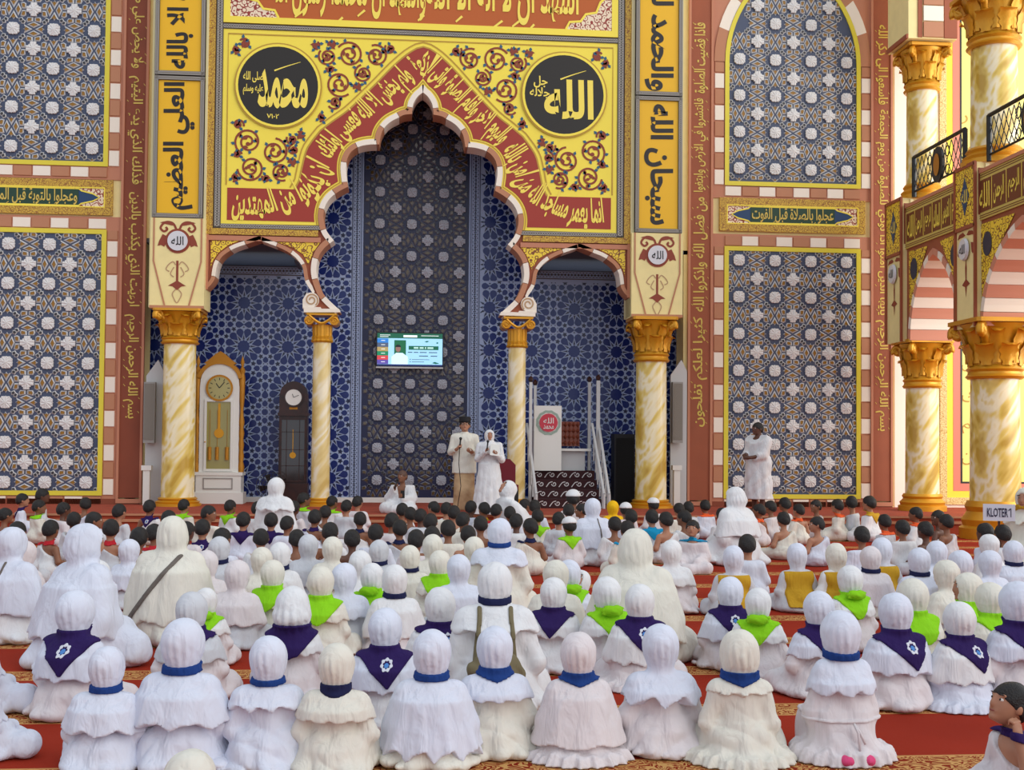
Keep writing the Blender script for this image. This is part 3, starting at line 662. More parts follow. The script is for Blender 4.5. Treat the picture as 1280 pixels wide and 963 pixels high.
def free(x, z, r):
    if x-r < PXL+.14 or z+r > PT-.15 or z-r < zb+.10: return False
    if math.hypot(x-mc[0], z-mc[1]) < r+.88: return False
    for q in np.linspace(0, 2*PI, 12, endpoint=False):
        xx = x+(r+.11)*math.cos(q)
        if z+(r+.11)*math.sin(q) < np.interp(xx, ex_x, ex_z) : return False
    return x < XM-.3
RV = random.Random(3); packed = []
for r in (.25, .21, .17, .13, .10, .075):
    for _ in range(1500):
        x = RV.uniform(PXL, XM); z = RV.uniform(zb, PT)
        if free(x, z, r) and all(math.hypot(x-a, z-b_) > (r+c)*.93 for a, b_, c in packed): packed.append((x, z, r))
spl = [(x, z, r, RV.uniform(0, 6), RV.choice((-1, 1)), 1.9 if r > .15 else 1.4) for x, z, r in packed]
vm, lf = M(), M(); vine(vm, lf, spl)
n0 = len(vm.v); vm2 = M(); vm2.add([(2*XM-x, y, z) for x, y, z in vm.v], vm.f); lf2 = M(); lf2.add([(2*XM-x, y, z) for x, y, z in lf.v], lf.f)
vm.add(vm2.v, vm2.f); lf.add(lf2.v, lf2.f)
part('vine_scrolls', vm, vine_red, portal, kind='stuff'); part('blue_leaves', lf, leaf_blue, portal, kind='stuff')
# borders of the portal
XR = 2*XM-PXL
def boxes(name, L, mt, par):
    for b in L: part(name, M().box(*b), mt, par)
boxes('lace_border', [(PXL-.27, PXL-.14, PY-.03, PY, 5.30, 12.4), (XR+.14, XR+.27, PY-.03, PY, 5.30, 12.4), (PXL-.14, P2(398, 290)[0], PY-.03, PY, 5.30, 5.41), (2*XM-P2(398, 290)[0], XR+.14, PY-.03, PY, 5.30, 5.41)], lace_gold, portal)
m = M(); xe = P2(401, 290)[0]
m.box(PXL-.13, PXL, PY-.02, PY, 5.42, 12.4).box(XR, XR+.13, PY-.02, PY, 5.42, 12.4).box(PXL, XR, PY-.02, PY, 9.13, 9.23).box(PXL, xe, PY-.02, PY, 5.42, 5.50).box(2*XM-xe, XR, PY-.02, PY, 5.42, 5.50); part('rope_ground', m, rope_dark, portal)
m = M(); braid(m, (PXL-.065, 5.45), (PXL-.065, 12.3), .085, PY-.025, .1); braid(m, (XR+.065, 5.45), (XR+.065, 12.3), .085, PY-.025, .1); braid(m, (PXL, 9.18), (XR, 9.18), .06, PY-.025, .09); braid(m, (PXL, 5.46), (xe, 5.46), .06, PY-.025, .09); braid(m, (2*XM-xe, 5.46), (XR, 5.46), .06, PY-.025, .09)
part('rope_border', m, rope_grey, portal, kind='stuff')
boxes('pink_moulding', [(XL-.0, XL+.05, PY-.025, PY, sidep[0][1], 12.4), (2*XM-XL-.05, 2*XM-XL, PY-.025, PY, sidep[0][1], 12.4), (XL, P2(401, 299)[0], PY-.02, PY, 5.19, 5.28), (2*XM-P2(401, 299)[0], 2*XM-XL, PY-.02, PY, 5.19, 5.28)], pink, portal)
for mm_ in (lambda p: p, mir):
    for tri in ([(263.5, 301), (299, 301), (284, 307.5), (273, 316), (266, 326), (263.5, 334)], [(347, 303), (401, 302), (392, 315), (385.5, 331), (379, 318), (366, 309.5)]):
        part('scroll_spandrel', M().plate(mm_([P2(*p) for p in tri]), PY-.0, PY+.03), lace_yellow, portal)
    # scrolled bracket under the arch
    pl = mm_([P2(*p) for p in [(380, 391), (426, 391), (424, 386.5), (402, 386.5), (401, 384.5), (380, 384.5)]]); part('bracket', M().plate(pl, PY-.06, PY+.35), stone_white, portal)
    c = P2(389.5, 375.5); sp_ = [(c[0]+.125*(1-.75*i/36)*math.cos(-.9+i*.29), c[1]+.125*(1-.75*i/36)*math.sin(-.9+i*.29)) for i in range(37)]
    disc = mm_(arc(c[0], c[1], .14, 0, 2*PI, 20)[:-1]); part('volute', M().plate(disc, PY-.045, PY+.3), stone_white, portal)
    m = M(); m.ribbon(mm_(sp_), .026, PY-.052); part('volute_groove', m, vine_grey, portal)
    pl = mm_([P2(*p) for p in [(378.5, 375), (384, 366), (388, 386), (378.5, 386)]]); part('volute_foot', M().plate(pl, PY-.04, PY+.3), stone_white, portal)
# shahada banner above
bn = thing('shahada_banner', 'orange brown banner with large yellow calligraphy across portal top', 'wall panel', (0, 0, 0))
part('field', M().box(PXL+.12, XR-.12, PY-.02, PY, 9.36, 11.6), orange_band, bn)
m = M(); frame(m, PXL, XR, 9.24, 11.75, .12, -.64, PY); part('yellow_frame', m, yellow, bn)
for mm_ in (lambda p: p, mir):
    pl = [(PXL+.12, 9.36), (PXL+1.0, 9.36), (PXL+.93, 9.50), (PXL+.72, 9.52), (PXL+.62, 9.66), (PXL+.42, 9.70), (PXL+.34, 9.9), (PXL+.12, 10.1)]
    part('corner_arabesque', M().plate(mm_(pl), PY-.03, PY), lace_colour, bn)
    m = M(); m.ribbon(mm_(pl[1:]), .045, PY-.036); part('corner_outline', m, yellow, bn)
q = M(); letter(q, 'اشهد ان لا اله الا الله', 1.45, 9.93, 2.9, 1.05, PY-.03, bold=.02, marks=3); letter(q, 'واشهد ان محمدا رسول الله', -1.45, 9.93, 2.9, 1.05, PY-.03, bold=.02, marks=3); part('lettering', q, letter_yellow, bn)
# ---- yellow boards
def board(x0, x1, z0, z1, text, tc, tl, orient, label, th=.42):
    t = thing('calligraphy_board', label, 'wall panel', ((x0+x1)/2, -.74, (z0+z1)/2), group='yellow vertical calligraphy boards'); hx, hz = (x1-x0)/2, (z1-z0)/2
    part('panel', M().box(-hx, hx, -.02, .04, -hz, hz), yellow_deep, t)
    m = M(); frame(m, -hx, hx, -hz, hz, .075, -.05, .05); part('frame', m, rope_dark, t)
    m = M()
    for a, b in (((-hx+.037, -hz), (-hx+.037, hz)), ((hx-.037, -hz), (hx-.037, hz)), ((-hx, -hz+.037), (hx, -hz+.037)), ((-hx, hz-.037), (hx, hz-.037))): braid(m, a, b, .055, -.053, .08)
    part('rope_trim', m, rope_grey, t, kind='stuff')
    q = M(); letter(q, text, 0, tc-(z0+z1)/2, tl, th, -.024, orient, bold=.035); part('lettering', q, letter_black, t)
board(-4.92, -4.02, 5.56, 8.16, 'العلي العظيم', 6.88, 2.35, 'down', 'yellow board with black calligraphy, lower one left of the portal', .56)
board(-4.92, -4.02, 8.18, 12.0, 'لا حول ولا قوة الا بالله', 10.1, 3.6, 'down', 'yellow board with black calligraphy, upper one left of the portal', .5)
board(3.98, 4.88, 5.50, 8.09, 'سبحان الله', 6.8, 2.3, 'up', 'yellow board with black calligraphy, lower one right of the portal', .56)
board(3.98, 4.88, 8.11, 12.0, 'والحمد لله', 9.3, 2.2, 'up', 'yellow board with black calligraphy, upper one right of the portal', .56)
# pier walls behind boards
part('trim_5', M().box(-4.98, -3.98, -.68, 0, 3.92, 12.4).box(3.92, 4.92, -.68, 0, 3.92, 12.4), cream_light, None, kind='structure')
# ---- painted impost blocks above the capitals
def ornament(par, y, s=1.0, cx=0, cz=0):
    m = M(); g = M()
    for k in (-1, 1):
        m.ribbon(smooth_path([(cx, cz-.02), (cx+k*.08, cz+.17), (cx+k*.22, cz+.20), (cx+k*.31, cz+.10), (cx+k*.25, cz+.03), (cx+k*.19, cz+.07), (cx+k*.22, cz+.11)], 5), .04, y)
        m.flat([(cx+k*.03, cz+.14), (cx+k*.12, cz+.215), (cx+k*.26, cz+.21), (cx+k*.32, cz+.19), (cx+k*.2, cz+.16), (cx+k*.1, cz+.14)][::k], y-.001)
        m.flat([(cx+k*.19, cz-.06), (cx+k*.27, cz-.02), (cx+k*.33, cz-.14), (cx+k*.36, cz-.24), (cx+k*.30, cz-.22), (cx+k*.24, cz-.25), (cx+k*.20, cz-.18)], y-.001)
        g.ribbon(smooth_path([(cx+k*.03, cz-.58), (cx+k*.08, cz-.52), (cx+k*.16, cz-.58), (cx+k*.20, cz-.66), (cx+k*.14, cz-.70)], 4), .02, y)
        g.ribbon(smooth_path([(cx+k*.06, cz-.62), (cx+k*.12, cz-.74), (cx+k*.06, cz-.80)], 4), .02, y)
        m.flat([(cx, cz-.86), (cx+k*.06, cz-.9), (cx+k*.16, cz-.96), (cx+k*.08, cz-.97), (cx, cz-1.04)], y-.001)
    m.box(cx-.02, cx+.02, y, y+.004, cz-.9, cz-.5)
    g.ribbon(smooth_path([(cx, cz-1.0), (cx-.08, cz-1.1), (cx-.05, cz-1.2), (cx, cz-1.27), (cx+.05, cz-1.2), (cx+.08, cz-1.1), (cx, cz-1.0)], 4), .02, y)
    part('scroll_ornament', m, vine_red, par); part('fine_scrolls', g, vine_grey, par, kind='stuff')
def impost(x0, x1, z0, z1, yb, label):
    t = thing('impost_block', label, 'column block', ((x0+x1)/2, -.68, z0)); hx = (x1-x0)/2; H = z1-z0
    part('block', M().box(-hx, hx, -.10, .5, 0, H), cream, t)
    m = M(); a = hx-.06; m.ribbon([(-a*.50, .03), (-a, H*.52), (-a, H-.0)], .03, -.112); m.ribbon([(a*.50, .03), (a, H*.52), (a, H-.0)], .03, -.112); m.box(-hx, hx, -.12, -.1, 0, .05); part('pink_trim', m, stone_brown, t)
    ornament(t, -.106, cz=H-.28)
    c = (0, H-.42); part('halo', M().plate(arc(0, c[1], .225, 0, 2*PI, 28)[:-1], -.112, -.1), vine_red, t)
    part('roundel', M().plate(arc(0, c[1], .18, 0, 2*PI, 28)[:-1], -.135, -.1), mat('silver_white_roundel', (214, 214, 218), .35), t)
    q = M(); letter(q, 'الله', 0, c[1], .22, .16, -.138, bold=.01); part('lettering', q, black, t)
impost(-4.94, -3.97, 3.90, 5.55, 0, 'cream painted block with round emblem above the left portal column')
impost(3.92, 4.90, 3.90, 5.49, 0, 'cream painted block with round emblem above the right portal column')
# ---- columns
def leaf_mesh(hh, ww, out, name='leaf'):
    m = M(); n = 7; cols = 5; vs = []
    for i in range(n+1):
        t = i/n; z = hh*(t if t < .86 else .86-(t-.86)*.6); wv = ww*(math.sin(min(t*1.15, 1)*PI*.5)*.55+.45)*(1-.0*t)*(1 if t < .8 else 1-(t-.8)*2.8)*(1+.16*math.cos(t*PI*7))
        r = .012+out*(t**2.6)
        for j in range(cols):
            u = j/(cols-1)*2-1; vs.append((u*wv/2, -(r+.03*(1-abs(u))**.7+ (.012 if j % 2 == 0 else 0)), z))
    fs = [(i*cols+j, i*cols+j+1, (i+1)*cols+j+1, (i+1)*cols+j) for i in range(n) for j in range(cols-1)]
    m.add(vs, fs); me = m.mesh(name, gold, smooth='all'); return me
LEAF = {}
def capital(par, r, z0, H):
    "gilded leafy capital; r = shaft radius"
    m = M(); m.lathe([(r*1.12, z0), (r*1.22, z0+.04*H), (r*1.12, z0+.08*H), (r*1.10, z0+.12*H), (r*1.2, z0+.16*H), (r*1.1, z0+.2*H), (r*1.04, z0+.24*H), (r*1.1, z0+.6*H), (r*1.3, z0+.85*H), (r*1.42, z0+.92*H)], 32)
    e = r*1.56; m.plate([], 0, 0) if False else None
    k = 8; ab = []
    for i in range(4):
        a = PI/4+i*PI/2; b = a+PI/2
        ab += [(e*1.28*math.cos(a-.05), e*1.28*math.sin(a-.05)), (e*1.28*math.cos(a+.05), e*1.28*math.sin(a+.05))]
        ab += [(e*.98*math.cos(a+PI/4-.25), e*.98*math.sin(a+PI/4-.25)), (e*.94*math.cos(a+PI/4), e*.94*math.sin(a+PI/4)), (e*.98*math.cos(a+PI/4+.25), e*.98*math.sin(a+PI/4+.25))]
    n = len(ab); m.add([(x, y, z0+.93*H) for x, y in ab]+[(x, y, z0+H) for x, y in ab], [tuple(range(n-1, -1, -1)), tuple(range(n, 2*n))]+[(i, (i+1) % n, (i+1) % n+n, i+n) for i in range(n)])
    cp = part('capital', m, gold, par, smooth=30)
    key = (round(r, 3), round(H, 3))
    if key not in LEAF: LEAF[key] = (leaf_mesh(H*.42, r*.85, r*.42), leaf_mesh(H*.66, r*.62, r*.5))
    for i in range(8):
        a = i*PI/4; x, y = r*1.04*math.sin(a), -r*1.04*math.cos(a); link('leaf', LEAF[key][0], cp, (x, y, z0+.22*H), (0, 0, a))
        a += PI/8; x, y = r*1.06*math.sin(a), -r*1.06*math.cos(a); link('leaf', LEAF[key][1], cp, (x, y, z0+.26*H), (0, 0, a))
    for i in range(4):
        a = PI/4+i*PI/2; mv = M(); pts = []
        for j in range(26):
            th = j*.36; R = .30*r*(1-.8*j/25); pts.append((e*1.02*math.cos(a)+(R*math.cos(th-.6))*math.cos(a), e*1.02*math.sin(a)+(R*math.cos(th-.6))*math.sin(a), z0+.80*H+R*math.sin(th-.6)*1.1))
        stem = [(r*1.1*math.cos(a), r*1.1*math.sin(a), z0+.5*H), (r*1.25*math.cos(a), r*1.25*math.sin(a), z0+.72*H), pts[3]]
        mv.tube(pts, .05*r/.3+.004, 6); mv.tube(stem, .06*r/.3, 6); part('volute', mv, gold, cp, smooth='all')
    return cp
def column(x, y, zb, zs, zc, H, r, label, mt, group=None, baseH=None, ionic=False, seed=0):
    t = thing('column', label, 'column', (x, y, zb), group=group)
    s = zs-zb; c = zc-zb
    n = 36; part('shaft', M().lathe([(r, s), (r*.985, (s+c)/2), (r*.96, c)], n), mt, t, smooth=30)
    part('base', M().lathe([(r*1.42, 0), (r*1.42, s*.28), (r*1.28, s*.34), (r*1.34, s*.5), (r*1.2, s*.62), (r*1.12, s*.72), (r*1.2, s*.85), (r*1.1, s)], n), gold, t, smooth=30)
    if not ionic: capital(t, r*.96, c, H)
    else:
        R = r
        m = M(); m.lathe([(R*1.1, c), (R*1.22, c+.03), (R*1.1, c+.06), (R*1.15, c+.10), (R*1.05, c+.12), (R*1.1, c+H*.62)], 32, flute=.06, k=1)
        m.box(-R*1.6, R*1.6, -R*1.4, R*1.4, c+H*.93, c+H)
        cp = part('capital', m, gold, t)
        for k in (-1, 1):
            mv = M(); cx_, cz_ = k*R*1.35, c+H*.74; sp2 = [(cx_+k*R*.52*(1-.85*i/30)*math.cos(.5*PI+i*.4), cz_+R*.52*(1-.85*i/30)*math.sin(.5*PI+i*.4)) for i in range(31)]
            mv.plate(arc(cx_, cz_, R*.5, 0, 2*PI, 20)[:-1], -R*1.42, R*1.42); mv.tube([(a, -R*1.45, b) for a, b in sp2], .014, 5); part('volute', mv, gold, cp)
        mv = M(); mv.tube([(a, -R*1.4, b) for a, b in smooth_path([(-R*1.3, c+H*.9), (-R*.6, c+H*.72), (0, c+H*.64), (R*.6, c+H*.72), (R*1.3, c+H*.9)], 4)], .028, 6); part('egg_band', mv, gold, cp)
    return t
column(-4.43, -.52, PLAT_Z, .46, 3.26, .63, .30, 'thick marble column with gold capital left of the mihrab, beside white clock', marble_y)
column(4.36, -.52, PLAT_Z, .46, 3.06, .84-.0, .30, 'thick marble column with gold capital right of the mihrab, beside minbar', marble_y)
column(-1.85, -.45, PLAT_Z, .46, 3.34, .53, .172, 'slim pale marble column with gold scroll capital, left side of the mihrab', marble_p, ionic=True)
column(1.80, -.45, PLAT_Z, .46, 3.30, .57, .172, 'slim pale marble column with gold scroll capital, right side of the mihrab', marble_p, ionic=True)
# ================================================================== RIGHT-HAND ARCADE
AX = 9.02     # face of the arcade towards the hall
def zx(px, py): a = onX(px, py, AX); return a[1], a[2]
YA, YB = -1.15, -3.95
column(9.42, YA, PLAT_Z, .62, zx(1150, 483)[1], .9, .31, 'marble column with gold capital standing against the back wall, right arcade', marble_y)
column(9.42, YB, 0.0, .62, zx(1235, 472)[1], .98, .40, 'thickest marble column with gold capital at the right edge, right arcade', marble_y)
column(9.42, YB-3.4, 0.0, .62, zx(1235, 472)[1], .98, .40, 'marble column nearest the viewer carrying the last striped arch, right arcade', marble_y)
zband0, zband1 = zx(1135.7, 311)[1], zx(1135.7, 260)[1]
def arcade():
    t = thing('arcade', 'painted arcade with striped arches and yellow name panels above right columns', 'arcade', (0, 0, 0))
    zt = zband1; zc = zx(1150, 425)[1]+.02; za = zx(1165.4, 304)[1]
    TH = .75
    bays = [(YA, YB), (YB, YB-3.4), (YB-3.4, YB-6.8)]
    for (ya, yb) in bays:
        w_ = .36; y0, y1 = yb+w_, ya-w_-.0     # opening
        ym = (y0+y1)/2; half = (y1-y0)/2
        # pointed arch outline: springing at zc, apex za
        Hh = za-zc-.12; pts = []
        for i in range(13):
            a = i/12; pts.append((y1-half*(1-math.cos(a*PI/2))*1.0-(.0), zc+Hh*(.82*math.sin(a*PI/2)+.18*a**2)))
        rt = pts; lt = [(2*ym-a, b) for a, b in pts]
        poly_ = [(ya, zc), (ya, zt)]+[(yb, zt), (yb, zc)]+[(y0, zc)]+lt[1:]+rt[::-1][1:]
        m = M(); n = len(poly_); m.add([(AX+.0, a, b) for a, b in poly_]+[(AX+TH, a, b) for a, b in poly_], [tuple(range(n)), tuple(range(2*n-1, n-1, -1))]+[(i, i+n, (i+1) % n+n, (i+1) % n) for i in range(n)])
        part('wall_panel', m, terra, t)
        # soffit stones
        for sp3 in (rt, lt):
            P = np.array(sp3); S = np.concatenate([[0], np.cumsum(np.hypot(*np.diff(P, axis=0).T))]); k = 9
            cen = np.array([ym, zc])
            for i in range(k):
                ss = np.linspace(S[-1]*i/k+.004, S[-1]*(i+1)/k-.004, 3); a = [np.array([np.interp(s, S, P[:, 0]), np.interp(s, S, P[:, 1])]) for s in ss]
                b = [p+(p-cen)/np.hypot(*(p-cen))*.02 for p in a]; c_ = [p-(p-cen)/np.hypot(*(p-cen))*.09 for p in a]
                pl = c_+b[::-1]; nn = len(pl); mm = M(); mm.add([(AX-.03, q[0], q[1]) for q in pl]+[(AX+TH+.03, q[0], q[1]) for q in pl], [tuple(range(nn)), tuple(range(2*nn-1, nn-1, -1))]+[(j, j+nn, (j+1) % nn+nn, (j+1) % nn) for j in range(nn)])
                part('stone', mm, mat('salmon_stone', (206, 138, 112), .6) if i % 2 == 0 else stone_white, t)
        # spandrel scroll fields
        for s_ in (1, -1):
            yy = lambda v: ym+s_*v
            tri = [(yy(half+.0), za-.0), (yy(.25), za-.02), (yy(half*.62), zc+Hh*.74), (yy(half-.02), zc+.45)]
            mm = M(); mm.add([(AX-.012, a, b) for a, b in tri], [(0, 1, 2, 3)]); part('scroll_spandrel', mm, lace_yellow, t)
            cc = (yy(half-.22), za-.35); mm = M(); mm.add([(AX-.02, cc[0]+.15*math.cos(a), cc[1]+.20*math.sin(a)) for a in np.linspace(0, 2*PI, 21)[:-1]], [tuple(range(20))]); part('dark_roundel', mm, mat('slate_roundel', (50, 52, 72), .5), t)
        # name band
        zb0, zb1 = zband0+.09, zband1-.09
        m = M().box(AX-.03, AX, yb+.05, ya-.1, zband0, zband1); part('band', m, mat('olive_yellow_band', (206, 184, 96), .5), t)
        m = M()
        for z in (zb0-.055, zb0-.02, zb1+.02, zb1+.055): m.box(AX-.036, AX-.03, yb+.05, ya-.1, z-.006, z+.006)
        m.box(AX-.036, AX-.03, yb+.3, ya-.3, zb0+.03, zb1-.03); part('brown_ground', m, brown_pan, t)
        names = ['الله', 'الرحمن', 'الرحيم', 'الملك', 'القدوس', 'السلام']; k = 6; L = (ya-yb-.6)/k; q = M()
        for i in range(k):
            yc = ya-.3-L*(i+.5)
            letter(q, names[i], 0, (zb0+zb1)/2, L*.72, (zb1-zb0)*.7, 0, bold=.015, fn=lambda x, z, yc=yc: (AX-.039, yc-x, z))
            q.box(AX-.038, AX-.036, yc-L/2-.008, yc-L/2+.008, zb0+.03, zb1-.03)
        part('name_lettering', q, letter_yellow, t)
        # cornice on top
        part('cornice', M().box(AX-.05, AX+TH+.05, yb, ya, zband1, zband1+.06), pink, t)
    # pilasters at the columns
    for y in (YA+.12, YB, YB-3.4):
        wd = .36
        part('pilaster', M().box(AX-.09, AX+.3, y-wd, y+wd, zc, zband1+.2), cream, t)
        mm = M().box(AX-.11, AX-.09, y-wd, y+wd, zband0-.05, zband1+.2); part('lozenge_ground', mm, lace_yellow, t)
        mm = M(); zc_ = (zband0+zband1)/2+.08; pl = [(0, .33), (.09, .12), (.16, 0), (.09, -.12), (0, -.33), (-.09, -.12), (-.16, 0), (-.09, .12)]
        mm.add([(AX-.115, y+a, zc_+b) for a, b in pl], [tuple(range(8))]); part('lozenge', mm, blue_pan, t)
        q = M(); letter(q, 'الله', 0, zc_, .2, .22, 0, bold=.01, fn=lambda x, z: (AX-.118, y-x, z)); part('lozenge_lettering', q, letter_yellow, t)
        mm = M().box(AX-.13, AX-.09, y-wd-.02, y-wd+.03, zc, zband1+.2).box(AX-.13, AX-.09, y+wd-.03, y+wd+.02, zc, zband1+.2).box(AX-.13, AX-.09, y-wd, y+wd, zband0-.09, zband0-.03).box(AX-.13, AX-.09, y-wd, y+wd, zband1+.16, zband1+.22); part('pilaster_trim', mm, terra, t)
        # end face towards the viewer: terracotta with cream stripe
        mm = M().box(AX-.06, AX+.24, y-wd-.01, y-wd, zband0+.1, zband1+.1); part('end_panel', mm, terra_dark, t)
        mm = M().box(AX+.06, AX+.12, y-wd-.03, y-wd-.01, zc, zband1+.18); part('end_stripe', mm, cream_light, t)
        c = zband0-.42; mm = M(); mm.add([(AX-.12, y+.16*math.cos(a), c+.19*math.sin(a)) for a in np.linspace(0, 2*PI, 25)[:-1]]+[(AX-.16, y+.14*math.cos(a), c+.17*math.sin(a)) for a in np.linspace(0, 2*PI, 25)[:-1]], [tuple(range(24, 48))]+[(j, (j+1) % 24, (j+1) % 24+24, j+24) for j in range(24)]); part('roundel', mm, mat('silver_white_roundel', (214, 214, 218), .35), t)
        q = M(); letter(q, 'الله', 0, c, .18, .16, 0, bold=.01, fn=lambda x, z: (AX-.165, y-x, z)); part('roundel_lettering', q, black, t)
        orn = M()
        for k in (-1, 1):
            orn.add([(AX-.095, y+k*a, c+b) for a, b in [(.02, .24), (.1, .3), (.24, .28), (.3, .2), (.2, .22), (.1, .22)]], [tuple(range(6))])
            orn.add([(AX-.095, y+k*a, c+b) for a, b in [(.17, .1), (.26, .08), (.3, -.06), (.24, -.1), (.2, -.06)]], [tuple(range(5))])
            orn.add([(AX-.095, y+k*a, c+b) for a, b in [(0, -.16), (.03, -.3), (.02, -.5), (.14, -.58), (.03, -.62), (0, -.8)]], [tuple(range(6))])
        part('scroll_ornament', orn, vine_red, t)
    # upper storey wall between columns: arch springers seen at the very top
    return t
arcade()
zr = zx(1148, 103)[1]
zfl = zband1+.2
column(9.42, YA, zfl, zfl+.3, zx(1145, 103)[1], .85, .29, 'upper marble column with gold capital on the balcony, against the back wall', marble_y)
column(9.42, YB, zfl, zfl+.3, zx(1235, 47)[1], .95, .38, 'upper marble column with gold capital on the balcony, at the right edge', marble_y)
zu = zx(1145, 43)[1]
up = thing('upper_arcade_pier', 'cream and terracotta pier above the upper column against the back wall', 'arcade', (9.42, YA, zu))
part('block', M().box(-.48, .45, -.5, .45, -.02, 3), cream, up); mm = M().box(-.52, -.48, -.5, .45, -.02, .06).box(-.30, -.22, -.52, -.5, 0, 3).box(.2, .45, -.53, -.5, 0, 3); part('trim', mm, terra, up)
for i in range(5): part('stone', M().box(-.2, .18, -.54, -.5, i*.3+.01, i*.3+.29), stone_brown if i % 2 == 0 else stone_white, up)
# balcony railings
def railing(ya, yb, label):
    t = thing('balcony_railing', label, 'railing', (AX+.1, ya, zfl), group='wrought iron balcony railings'); L = ya-yb; H = zx(1148, 190)[1]-zfl; x = 0
    m = M(); m.tube([(x, 0, H), (x, -L, H)], .035, 8); m.tube([(x, 0, .1), (x, -L, .1)], .02, 6); part('rail', m, black_metal, t)
    for k in (0, 1): mp_ = M(); mp_.tube([(x, -L*k, 0), (x, -L*k, H)], .045, 8); part('post', mp_, black_metal, t)
    m = M(); n = int(L/.16)
    for i in range(n):
        y = -L*i/n
        for s_ in (0, 1):
            a = (x, y-(L/n if s_ else 0), .12); b = (x, y-(0 if s_ else L/n), H/2); m.tube([a, b], .009, 4, False); m.tube([b if False else (x, y-(0 if s_ else L/n), H/2), (x, y-(L/n if s_ else 0), H-.05)], .009, 4, False)
    part('lattice', m, black_metal, t, kind='stuff')
    m = M(); c = (x-.03, -L*.5, H*.5); m.add([(c[0], c[1]+.22*math.cos(a), c[2]+.32*math.sin(a)) for a in np.linspace(0, 2*PI, 29)[:-1]]+[(c[0]+.05, c[1]+.22*math.cos(a), c[2]+.32*math.sin(a)) for a in np.linspace(0, 2*PI, 29)[:-1]], [tuple(range(28)), tuple(range(55, 27, -1))]+[(j, (j+1) % 28, (j+1) % 28+28, j+28) for j in range(28)]); part('oval_plate', m, black_metal, t)
    m = M(); m.add([(c[0]-.012, c[1]+.12*math.cos(a), c[2]+.2*math.sin(a)) for a in np.linspace(0, 2*PI, 29)[:-1]], [tuple(range(28))]); part('gilt_boss', m, gold_dark, t)
    m = M()
    for s_ in (-1, 1):
        for zz in (.28, .72):
            m.tube([(x, -L*.5+s_*(.36+.08*math.cos(a*.5)), H*zz+.09*math.sin(a*.5)) for a in range(13)], .01, 5, False)
    part('scroll', m, black_metal, t, kind='stuff')
railing(YA-.33, YB+.42, 'black wrought iron balcony railing with oval plate between the right columns')
railing(YB-.42, YB-3.0, 'black wrought iron balcony railing at the right edge of the picture')
# ================================================================== FURNITURE OF THE NICHE
def K(px, py, Y): a = onY(px, py, Y); return a[0], a[2]
def disc(m, cx, cz, r, yf, yb, n=28): m.plate(arc(cx, cz, r, 0, 2*PI, n)[:-1], yf, yb); return m
# ---- television
YT = .86
tx0, tz1 = K(470.5, 415, YT); tx1, tz0 = K(554, 461.5, YT); tx, tz = (tx0+tx1)/2, (tz0+tz1)/2; hw, hh = (tx1-tx0)/2, (tz1-tz0)/2
tv = thing('television', 'wall television with blue slide mounted on the central lattice', 'television', (tx, YT, tz))
part('casing', M().box(-hw, hw, -.02, .10, -hh, hh), black, tv); part('bottom_trim', M().box(-hw, hw, -.028, -.02, -hh, -hh+.03), grey_light, tv)
def emi(n, c, e=.9): return mat('screen_'+n, c, .3, emit=e)
W_, H_ = hw-.02, hh-.035
def uv(u, v): return (-W_+2*W_*u, H_-2*H_*v+.012)
def rect(m, u0, v0, u1, v1, y): a = uv(u0, v0); b = uv(u1, v1); m.flat([(a[0], b[1]), (b[0], b[1]), (b[0], a[1]), (a[0], a[1])], y)
def rp(n, c, R, y):
    m = M(); [rect(m, *r, y) for r in R]; return part(n, m, emi(n, c), scr)
scr = part('screen', (lambda m: (rect(m, 0, 0, 1, 1, -.022), m)[1])(M()), emi('field', (150, 200, 232)), tv)
rp('header', (16, 84, 62), [(0, 0, 1, .155)], -.024); rp('footer', (16, 30, 84), [(0, .95, 1, 1)], -.024)
for i, c in enumerate(((44, 116, 190), (70, 84, 110), (160, 140, 90), (18, 120, 84), (190, 60, 66), (84, 70, 150))): rp('side_tab', c, [], -.024) if False else part('side_tab', (lambda m: (rect(m, 0, .165+i*.13, .17, .165+(i+1)*.13, -.024), m)[1])(M()), emi('tab_%d' % i, c), scr)
rp('tab_lines', (230, 240, 240), [(.06, .22+i*.13, .12, .235+i*.13) for i in range(6)]+[(.40, .055, .61, .12), (.04, .05, .20, .065), (.04, .1, .17, .115), (.67, .06, .94, .075)], -.026)
rp('portrait_ground', (18, 92, 60), [(.26, .21, .44, .68)], -.024)
m = M(); a = uv(.34, .93); m.flat([uv(.22, .95), uv(.22, .72), uv(.29, .60), uv(.39, .60), uv(.47, .72), uv(.47, .95)], -.026); part('portrait_shirt', m, emi('shirt', (196, 222, 240)), scr)
m = M(); c = uv(.32, .47); m.plate([(c[0]+.05*math.cos(t), c[1]+.07*math.sin(t)) for t in np.linspace(0, 2*PI, 17)[:-1]], -.028, -.027); part('portrait_face', m, emi('face', (130, 96, 90)), scr)
m = M(); m.plate([(c[0]+.055*math.cos(t), c[1]+.03+.05*math.sin(t)) for t in np.linspace(0, PI, 9)], -.030, -.029); part('portrait_cap', m, emi('cap', (16, 24, 30)), scr)
rp('title_bar', (14, 90, 66), [(.48, .38, .94, .50)], -.024)
rp('text_lines', (40, 60, 80), [(.47, .565, .54, .59), (.56, .565, .63, .59), (.65, .565, .76, .59), (.79, .565, .92, .59), (.64, .675, .78, .70), (.82, .675, .92, .70), (.53, .79, .80, .805), (.53, .86, .72, .875), (.50, .78, .515, .81), (.50, .85, .515, .88)], -.024)
rp('title_letters', (170, 210, 200), [(.56, .415, .63, .465), (.65, .415, .71, .465), (.73, .415, .75, .465), (.77, .415, .86, .465)], -.026)
